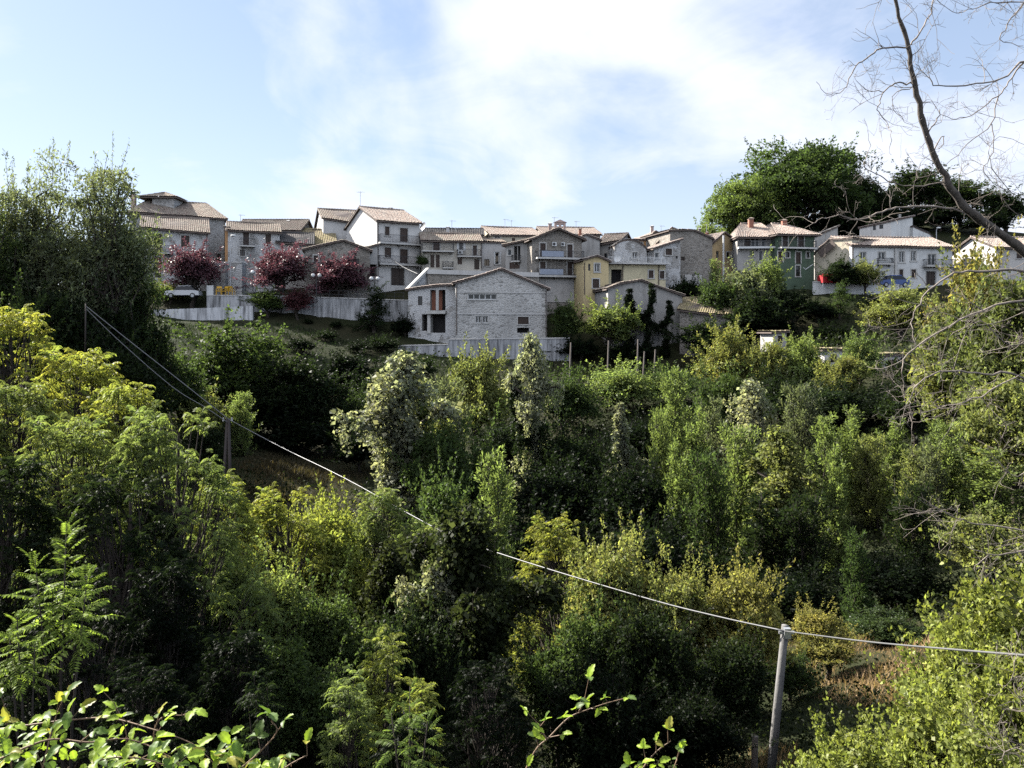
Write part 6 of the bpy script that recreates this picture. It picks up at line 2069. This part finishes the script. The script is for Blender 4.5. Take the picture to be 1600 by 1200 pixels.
# ================================================================ bare tree on the right
def bare_tree():
    rng = np.random.default_rng(77)
    TR = [(1745, 1300, 7.6), (1735, 900, 7.7), (1722, 640, 7.8), (1716, 480, 7.8), (1725, 200, 7.9), (1740, -120, 8.0)]
    root = empty('bare_tree', P(*TR[0])); tag(root, 'leafless tree reaching into the right side with thorny curling branches', 'tree')
    tr = Acc(); tr.add(*tube_np([P(*p) for p in TR], [.17, .15, .13, .12, .08, .05], 10))
    me = tr.mesh('trunk_bare', 'bark_grey', True)
    t = bpy.data.objects.new('trunk', me); col.objects.link(t); t.parent = root; t.location = -Vector(root.location)
    L = [  # (points, start radius, end radius)
        ([(1716, 470, 7.8), (1650, 425, 7.6), (1600, 392, 7.5), (1545, 352, 7.4), (1505, 320, 7.3), (1480, 285, 7.25), (1460, 245, 7.2), (1445, 200, 7.15), (1433, 150, 7.1), (1424, 100, 7.05), (1413, 50, 7), (1398, 0, 6.95), (1382, -60, 6.9)], .047, .012),
        ([(1527, 337, 7.35), (1490, 327, 7.3), (1440, 322, 7.2), (1400, 326, 7.1), (1370, 333, 7.0), (1343, 344, 7.0), (1312, 337, 6.9), (1285, 342, 6.9), (1268, 352, 6.85)], .022, .005),
        ([(1718, 455, 7.8), (1600, 423, 7.3), (1540, 424, 7.2), (1490, 427, 7.1), (1452, 455, 7.0), (1436, 475, 7.0), (1424, 505, 7.0), (1431, 540, 6.9)], .024, .005),
        ([(1720, 700, 7.8), (1600, 592, 7.2), (1540, 586, 7.0), (1490, 580, 6.9), (1462, 585, 6.85), (1432, 602, 6.8), (1425, 620, 6.8), (1422, 640, 6.75), (1430, 655, 6.7)], .019, .005),
        ([(1720, 760, 7.8), (1610, 600, 7.0), (1532, 620, 6.9), (1490, 632, 6.8), (1448, 643, 6.8), (1420, 646, 6.7)], .016, .004),
        ([(1718, 500, 7.8), (1600, 470, 7.4), (1520, 492, 7.3), (1450, 530, 7.2), (1413, 562, 7.1), (1412, 600, 7.1), (1414, 625, 7.1)], .020, .005),
        ([(1722, 200, 7.9), (1640, 110, 7.6), (1600, 95, 7.5), (1575, 118, 7.4), (1525, 131, 7.3), (1465, 135, 7.3), (1450, 120, 7.3), (1432, 100, 7.3)], .022, .004),
        ([(1600, 96, 7.5), (1575, 128, 7.5), (1560, 150, 7.5), (1525, 175, 7.4), (1495, 186, 7.3), (1470, 178, 7.3)], .014, .003),
        ([(1560, 150, 7.5), (1550, 195, 7.5), (1520, 217, 7.4), (1487, 250, 7.4), (1470, 262, 7.4)], .010, .003),
        ([(1550, 195, 7.5), (1551, 237, 7.5), (1537, 267, 7.5), (1560, 290, 7.5), (1600, 305, 7.5)], .008, .003),
        ([(1724, 150, 7.9), (1640, -20, 7.6), (1600, 5, 7.5), (1575, 38, 7.5), (1562, 62, 7.5), (1600, 73, 7.4)], .016, .004),
        ([(1722, 250, 7.9), (1650, 30, 7.8), (1560, 5, 7.7), (1520, 15, 7.7), (1490, 18, 7.6), (1465, 0, 7.6)], .014, .003),
        ([(1420, 75, 7.05), (1380, 75, 7.0), (1360, 87, 7), (1337, 103, 6.9), (1325, 130, 6.9), (1315, 144, 6.8), (1292, 146, 6.8), (1277, 130, 6.8)], .014, .003),
        ([(1427, 133, 7.1), (1405, 130, 7.1), (1385, 140, 7.1), (1375, 157, 7.1), (1370, 172, 7.1), (1385, 190, 7.1), (1391, 212, 7), (1391, 245, 7)], .012, .003),
        ([(1383, 142, 7.1), (1357, 142, 7), (1337, 125, 7), (1340, 108, 7)], .007, .002),
        ([(1422, 70, 7.05), (1440, 45, 7.1), (1455, 20, 7.2), (1463, -10, 7.2)], .014, .008),
        ([(1427, 135, 7.1), (1395, 150, 7.0), (1400, 175, 7.0), (1415, 192, 7), (1435, 200, 7)], .007, .002),
        ([(1475, 285, 7.25), (1430, 290, 7.2), (1400, 287, 7.2), (1375, 275, 7.1), (1350, 260, 7.1), (1358, 235, 7.1), (1357, 205, 7.1)], .012, .003),
        ([(1450, 205, 7.15), (1462, 190, 7.2), (1472, 170, 7.2)], .012, .007),
        ([(1458, 235, 7.2), (1473, 213, 7.2), (1475, 225, 7.2), (1466, 232, 7.2)], .010, .004),
        ([(1720, 950, 7.7), (1640, 845, 6.6), (1600, 860, 6.5), (1546, 867, 6.4), (1504, 850, 6.4)], .018, .004),
        ([(1546, 867, 6.4), (1523, 885, 6.4), (1530, 900, 6.4), (1539, 907, 6.4)], .009, .003),
        ([(1720, 900, 7.7), (1640, 835, 6.7), (1600, 829, 6.6), (1525, 818, 6.6), (1490, 808, 6.5), (1465, 797, 6.5), (1420, 804, 6.5)], .016, .003),
        ([(1720, 820, 7.7), (1640, 720, 7), (1590, 745, 7), (1560, 720, 7), (1540, 700, 7)], .012, .003),
        ([(1722, 380, 7.9), (1640, 330, 7.6), (1580, 300, 7.5), (1545, 250, 7.4), (1560, 215, 7.4), (1600, 225, 7.4)], .010, .003),
        ([(1722, 420, 7.9), (1640, 360, 7.6), (1590, 335, 7.6), (1550, 300, 7.6), (1500, 290, 7.6)], .010, .003),
        ([(1722, 560, 7.9), (1640, 520, 7.4), (1580, 540, 7.3), (1530, 500, 7.2), (1500, 540, 7.2), (1490, 580, 7.2)], .012, .003),
        ([(1722, 560, 7.9), (1650, 480, 7.4), (1570, 500, 7.3), (1490, 520, 7.2), (1470, 570, 7.2)], .010, .003),
        ([(1735, 1150, 7.6), (1640, 1120, 6.2), (1600, 1100, 6), (1580, 1060, 6), (1590, 1020, 6)], .014, .004),
        ([(1735, 1180, 7.6), (1640, 1200, 6), (1590, 1170, 5.8), (1560, 1190, 5.8)], .012, .004),
    ]
    tw = Acc()

    def smooth_pts(pts, seg=4):
        pts = [np.array(P(*p)) for p in pts]
        out = []
        for i in range(len(pts) - 1):
            p0, p1, p2, p3 = pts[max(i - 1, 0)], pts[i], pts[i + 1], pts[min(i + 2, len(pts) - 1)]
            for k in range(seg):
                t = k / seg
                out.append(0.5 * ((2 * p1) + (p2 - p0) * t + (2 * p0 - 5 * p1 + 4 * p2 - p3) * t * t + (3 * p1 - p0 - 3 * p2 + p3) * t ** 3))
        out.append(pts[-1])
        out = np.array(out)
        return out + rng.normal(size=out.shape) * 0.006

    def twig(p, d, ln, r, lev):
        n = 7
        path = [p]
        dd = d / np.linalg.norm(d)
        curl = rng.normal(size=3) * 0.30; curl[1] *= .6
        for i in range(n - 1):
            dd = dd + curl * 0.30 + rng.normal(size=3) * 0.16 + np.array([0, 0, 0.05])
            dd /= np.linalg.norm(dd)
            path.append(path[-1] + dd * ln / (n - 1))
        path = np.array(path)
        tw.add(*tube_np(path, np.linspace(r, max(.0012, r * .3), n), 4))
        if lev > 0:
            for k in range(rng.integers(2, 5)):
                i = rng.integers(1, n - 1)
                dn = path[i + 1] - path[i]; dn /= np.linalg.norm(dn)
                sd = rng.normal(size=3); sd[1] *= .5
                twig(path[i], dn * .7 + sd * .7, ln * rng.uniform(.35, .6), r * .6, lev - 1)

    for (pts, r0, r1) in L:
        if r0 < .04: r0, r1 = r0 * .58, r1 * .6
        path = smooth_pts(pts)
        n = len(path)
        rad = np.linspace(r0, r1, n) * (1 + .08 * rng.normal(size=n))
        a = Acc(); a.add(*tube_np(path, rad, 8 if r0 > .02 else 5))
        o = bpy.data.objects.new('branch', a.mesh('branch', 'bark_grey' if r0 > .04 else 'twig', True)); col.objects.link(o); o.parent = root; o.location = -Vector(root.location)
        length = np.linalg.norm(np.diff(path, axis=0), axis=1).sum()
        for k in range(int(length * (2.5 if r0 > .04 else 4.5)) + 2):
            i = rng.integers(int(n * .15), n - 1)
            dn = path[i + 1] - path[i]; dn /= np.linalg.norm(dn) + 1e-9
            sd = rng.normal(size=3); sd[1] *= .6
            twig(path[i], dn * .45 + sd * .8, rng.uniform(.12, .5), min(rad[i] * .5, .0042), 2 if rng.random() < .6 else 1)
        if r0 > .03:                                       # thorns and knots
            for k in range(60):
                i = rng.integers(2, n - 1); sd = rng.normal(size=3); sd /= np.linalg.norm(sd)
                tw.add(*tube_np(np.array([path[i], path[i] + sd * (rad[i] * 1.05 + .010)]), [.006, .0015], 4))
    o = bpy.data.objects.new('twigs', tw.mesh('twigs', 'twig')); col.objects.link(o); o.parent = root; o.location = -Vector(root.location)
    o['kind'] = 'stuff'


bare_tree()

# ================================================================ foreground brambles, leaf by leaf
def bramble_leaf_mesh(seed, droop, cup):
    rng = np.random.default_rng(seed)
    n = 9
    V, Q = [], []
    for i in range(n):
        t = i / (n - 1)
        w = 0.36 * math.sin(math.pi * min(1, t * .93 + .05)) ** .75 * (1 - .25 * t)
        if i == n - 1: w = 0.01
        sr = (.045 if i % 2 else -.02) * (0 < i < n - 1)
        z = -droop * t * t
        for s_, k in ((-1, 1), (-.5, .5), (0, 0), (.5, .5), (1, 1)):
            V.append((s_ * (w + sr * abs(s_)), t + (.03 if k == 1 and i % 2 else 0), z + cup * k * w * 1.2 + (.02 * math.sin(i * 2.1) if k else 0) - (.015 if k == 0 else 0)))
    for i in range(n - 1):
        for k in range(4):
            a = i * 5 + k
            Q.append((a, a + 1, a + 6, a + 5))
    C = np.ones((len(V), 3)); C[:, 1] = .3
    C[2::5, 0] = 1.35                                       # paler midrib
    me = np_mesh('bramble_leaf_%d' % seed, np.array(V), np.array(Q), C, smooth=True)
    me.materials.append(M['leaf_shiny'])
    return me


LEAVES = [bramble_leaf_mesh(1, .25, .25), bramble_leaf_mesh(2, .45, .12), bramble_leaf_mesh(3, .1, .35), bramble_leaf_mesh(4, .6, .3)]
_br = random.Random(21)


def put_leaf(parent, root, p, ax, nrm, size, c):
    o = bpy.data.objects.new('leaf', _br.choice(LEAVES)); col.objects.link(o)
    o.parent = parent
    y = Vector(ax).normalized(); z = Vector(nrm); z = (z - y * z.dot(y)).normalized(); x = y.cross(z)
    from mathutils import Matrix
    m = Matrix((x, y, z)).transposed()
    o.rotation_euler = m.to_euler()
    o.location = Vector(p) - root.location
    o.scale = (size,) * 3
    o.color = c


def leaf_colour():
    k = _br.random()
    v = _br.uniform(.75, 1.3)
    base = (0.25, .36, .045) if k < .55 else (.09, .15, .035) if k < .93 else (.26, .26, .05)
    return (base[0] * v, base[1] * v, base[2] * v, .25)


def bramble(name, label, canes, fill=None, size=1.0, cat='bramble'):
    root = empty(name, P(*canes[0][0])); tag(root, label, cat, 'foreground brambles')
    last = None
    for pts in canes:
        w = [P(*p) for p in pts]
        path = []
        for i in range(len(w) - 1):
            p0, p1, p2, p3 = w[max(i - 1, 0)], w[i], w[i + 1], w[min(i + 2, len(w) - 1)]
            for k in range(4):
                t = k / 4
                path.append(0.5 * ((2 * p1) + (p2 - p0) * t + (2 * p0 - 5 * p1 + 4 * p2 - p3) * t * t + (3 * p1 - p0 - 3 * p2 + p3) * t ** 3))
        path.append(w[-1])
        mb = MB()
        n = len(path)
        mb.tube(path, [lerp(.0042, .0016, i / (n - 1)) for i in range(n)], 6)
        for k in range(n):                                  # prickles
            q = path[k]; d = Vector((_br.uniform(-1, 1), _br.uniform(-1, .3), _br.uniform(-1, 1))).normalized()
            mb.tube([q, q + d * .012], [.002, .0004], 3, cap=False)
        cane = mb.build('cane', M['bark_red'], root, smooth=True)
        last = cane
        for i in range(2, n, 3):
            p = path[i]; tan = (path[min(i + 1, n - 1)] - path[i - 1]).normalized()
            out = Vector((_br.uniform(-1, 1), _br.uniform(-1.0, .4), _br.uniform(.1, 1.1))).normalized()
            stem = p + (out + tan * .4) * _br.uniform(.025, .06)
            m2 = MB(); m2.tube([p, stem], .0014, 4); m2.build('leaf_stalk', M['bark_red'], cane)
            fw = (out * .6 + tan * .6 + Vector((0, 0, _br.uniform(-.3, .3)))).normalized()
            sd = fw.cross(Vector((0, 0, 1))).normalized()
            nr = Vector((_br.uniform(-.6, .3), _br.uniform(-.6, .2), 1))
            s0 = _br.uniform(.038, .062) * size
            put_leaf(cane, root, stem, fw, nr, s0, leaf_colour())
            for s_ in (-1, 1):
                put_leaf(cane, root, stem, fw * .35 + sd * s_ + Vector((0, 0, _br.uniform(-.2, .1))), nr + Vector((_br.uniform(-.4, .4), _br.uniform(-.4, .4), 0)), s0 * _br.uniform(.7, .95), leaf_colour())
    if fill:
        x0, x1, yf, D0, D1, cnt = fill
        for i in range(cnt):
            x = _br.uniform(x0, x1)
            y = _br.uniform(yf(x), 1235)
            p = P(x, y, _br.uniform(D0, D1))
            ax = Vector((_br.uniform(-1, 1), _br.uniform(-1, .5), _br.uniform(-.6, .5)))
            put_leaf(last, root, p, ax, Vector((_br.uniform(-.7, .4), _br.uniform(-.7, .4), 1)), _br.uniform(.026, .055) * size, leaf_colour())
    return root


bramble('bramble_bush', 'bramble bush with large serrated leaves across the bottom left corner', [
    [(-40, 1145, 3.0), (60, 1131, 3.0), (110, 1125, 3.0), (170, 1122, 3.0), (230, 1137, 2.95), (300, 1162, 2.9), (340, 1200, 2.9)],
    [(60, 1230, 2.9), (75, 1165, 2.95), (88, 1118, 3.0), (98, 1095, 3.0)],
    [(-30, 1200, 2.7), (40, 1168, 2.7), (85, 1155, 2.75), (140, 1160, 2.75), (200, 1155, 2.8), (260, 1180, 2.8), (310, 1225, 2.8)],
    [(20, 1230, 3.1), (15, 1160, 3.1), (8, 1105, 3.1)],
    [(190, 1230, 3.1), (198, 1150, 3.1), (178, 1098, 3.1)],
    [(255, 1230, 3.0), (240, 1160, 3.0), (252, 1122, 3.0), (292, 1118, 3.0)],
    [(330, 1235, 2.9), (395, 1185, 2.9), (432, 1145, 2.9), (425, 1128, 2.9)],
    [(400, 1240, 2.8), (445, 1200, 2.8), (480, 1180, 2.8)],
    [(120, 1240, 2.6), (150, 1190, 2.6), (220, 1185, 2.6), (280, 1205, 2.6)]],
    (-30, 450, lambda x: 1122 + 0.12 * max(0, x) * (x / 420) + 18 * math.sin(x * .05), 2.5, 3.4, 420))
bramble('bramble_spray', 'single arching bramble spray at the bottom right of centre', [
    [(805, 1240, 3.4), (835, 1175, 3.4), (858, 1152, 3.4), (888, 1122, 3.4), (915, 1110, 3.4), (950, 1098, 3.4), (982, 1090, 3.4)],
    [(855, 1156, 3.4), (845, 1140, 3.4), (838, 1128, 3.4)], [(905, 1112, 3.4), (912, 1098, 3.4), (914, 1088, 3.4)]], size=.95)
bramble('bramble_shoots', 'low bramble shoots at the bottom right of the bramble spray', [
    [(985, 1245, 3.3), (1005, 1200, 3.3), (1025, 1175, 3.3), (1048, 1158, 3.3)], [(1040, 1245, 3.3), (1050, 1210, 3.3), (1058, 1185, 3.3)], [(960, 1250, 3.2), (985, 1210, 3.2), (1000, 1195, 3.2)]],
    (975, 1060, lambda x: 1180, 3.1, 3.4, 14), size=.85)


# ================================================================ feather leaved seedlings, frond by frond
def frond_mesh(seed):
    rng = np.random.default_rng(seed)
    a = Acc()
    fronds(a, np.zeros((1, 3)), np.array([[0, 1.0, 0.25]]), np.ones(1), 9, 0.24, rng, np.array([.25]), .3)
    t = np.linspace(0, 1, 6)
    pth = np.column_stack([0 * t, t, .25 * t - .3 * t * t])
    V, Q = tube_np(pth, np.linspace(.012, .004, 6), 3)
    a.add(V, Q)
    return a.mesh('frond_%d' % seed, 'leaf')


FROND = [frond_mesh(k) for k in (1, 2, 3)]


def seedling(label, px, ytop, D, n, c, flen, span, stems=((0, 0), (-.22, -.28), (.24, -.40))):
    X = (px - CX) / F * D
    zt = (HY - ytop) / F * D
    g = gz(X, D) - .1
    root = empty('acacia_seedling', (X, D, g)); tag(root, label, 'seedling', 'feather leaved seedlings')
    for si, (dx, dz) in enumerate(stems):
        x1, z1 = X + dx * span, zt + dz * span
        y1 = D + _br.uniform(-.15, .15)
        mb = MB(); mb.tube([(X + .05, D, g), (lerp(X, x1, .4), D, lerp(g, z1, .6)), (x1, y1, z1)], [.02, .013, .004], 6); mb.build('stem', M['bark'], root, smooth=True)
        m = int(n * (.5 if si == 0 else .3))
        for i in range(m):
            t = (i + .5) / m
            z = z1 - span * (.9 if si == 0 else .6) * t ** .9
            xx = lerp(x1, lerp(X, x1, .4), min(1, (z1 - z) / max(.1, z1 - lerp(g, z1, .6))))
            az = i * 2.4 + _br.uniform(-.6, .6)
            L = flen * (0.5 + 0.7 * t ** .6) * _br.uniform(.6, 1.3)
            o = bpy.data.objects.new('frond', _br.choice(FROND)); col.objects.link(o); o.parent = root
            o.location = (xx - X + _br.uniform(-.02, .02), y1 - D, z - g)
            o.rotation_euler = (math.radians(lerp(55, -15, min(1, t * 1.5))) + _br.uniform(-.35, .35), _br.uniform(-.45, .45), az)
            o.scale = (L * _br.uniform(.85, 1.15), L, L)
            v = _br.uniform(.8, 1.2); o.color = (c[0] * v, c[1] * v, c[2] * v, .2)


seedling('bright feather leaved seedling lit by the sun at the left edge', 95, 822, 7.6, 90, (.20, .28, .06), .27, 1.15)
seedling('smaller bright feather leaved seedling below the tall one at the left edge', 38, 958, 7.2, 46, (.20, .28, .06), .22, .6)
seedling('feather leaved seedling at the bottom, left of the dark middle', 640, 1075, 7.8, 44, (.14, .21, .05), .22, .75)
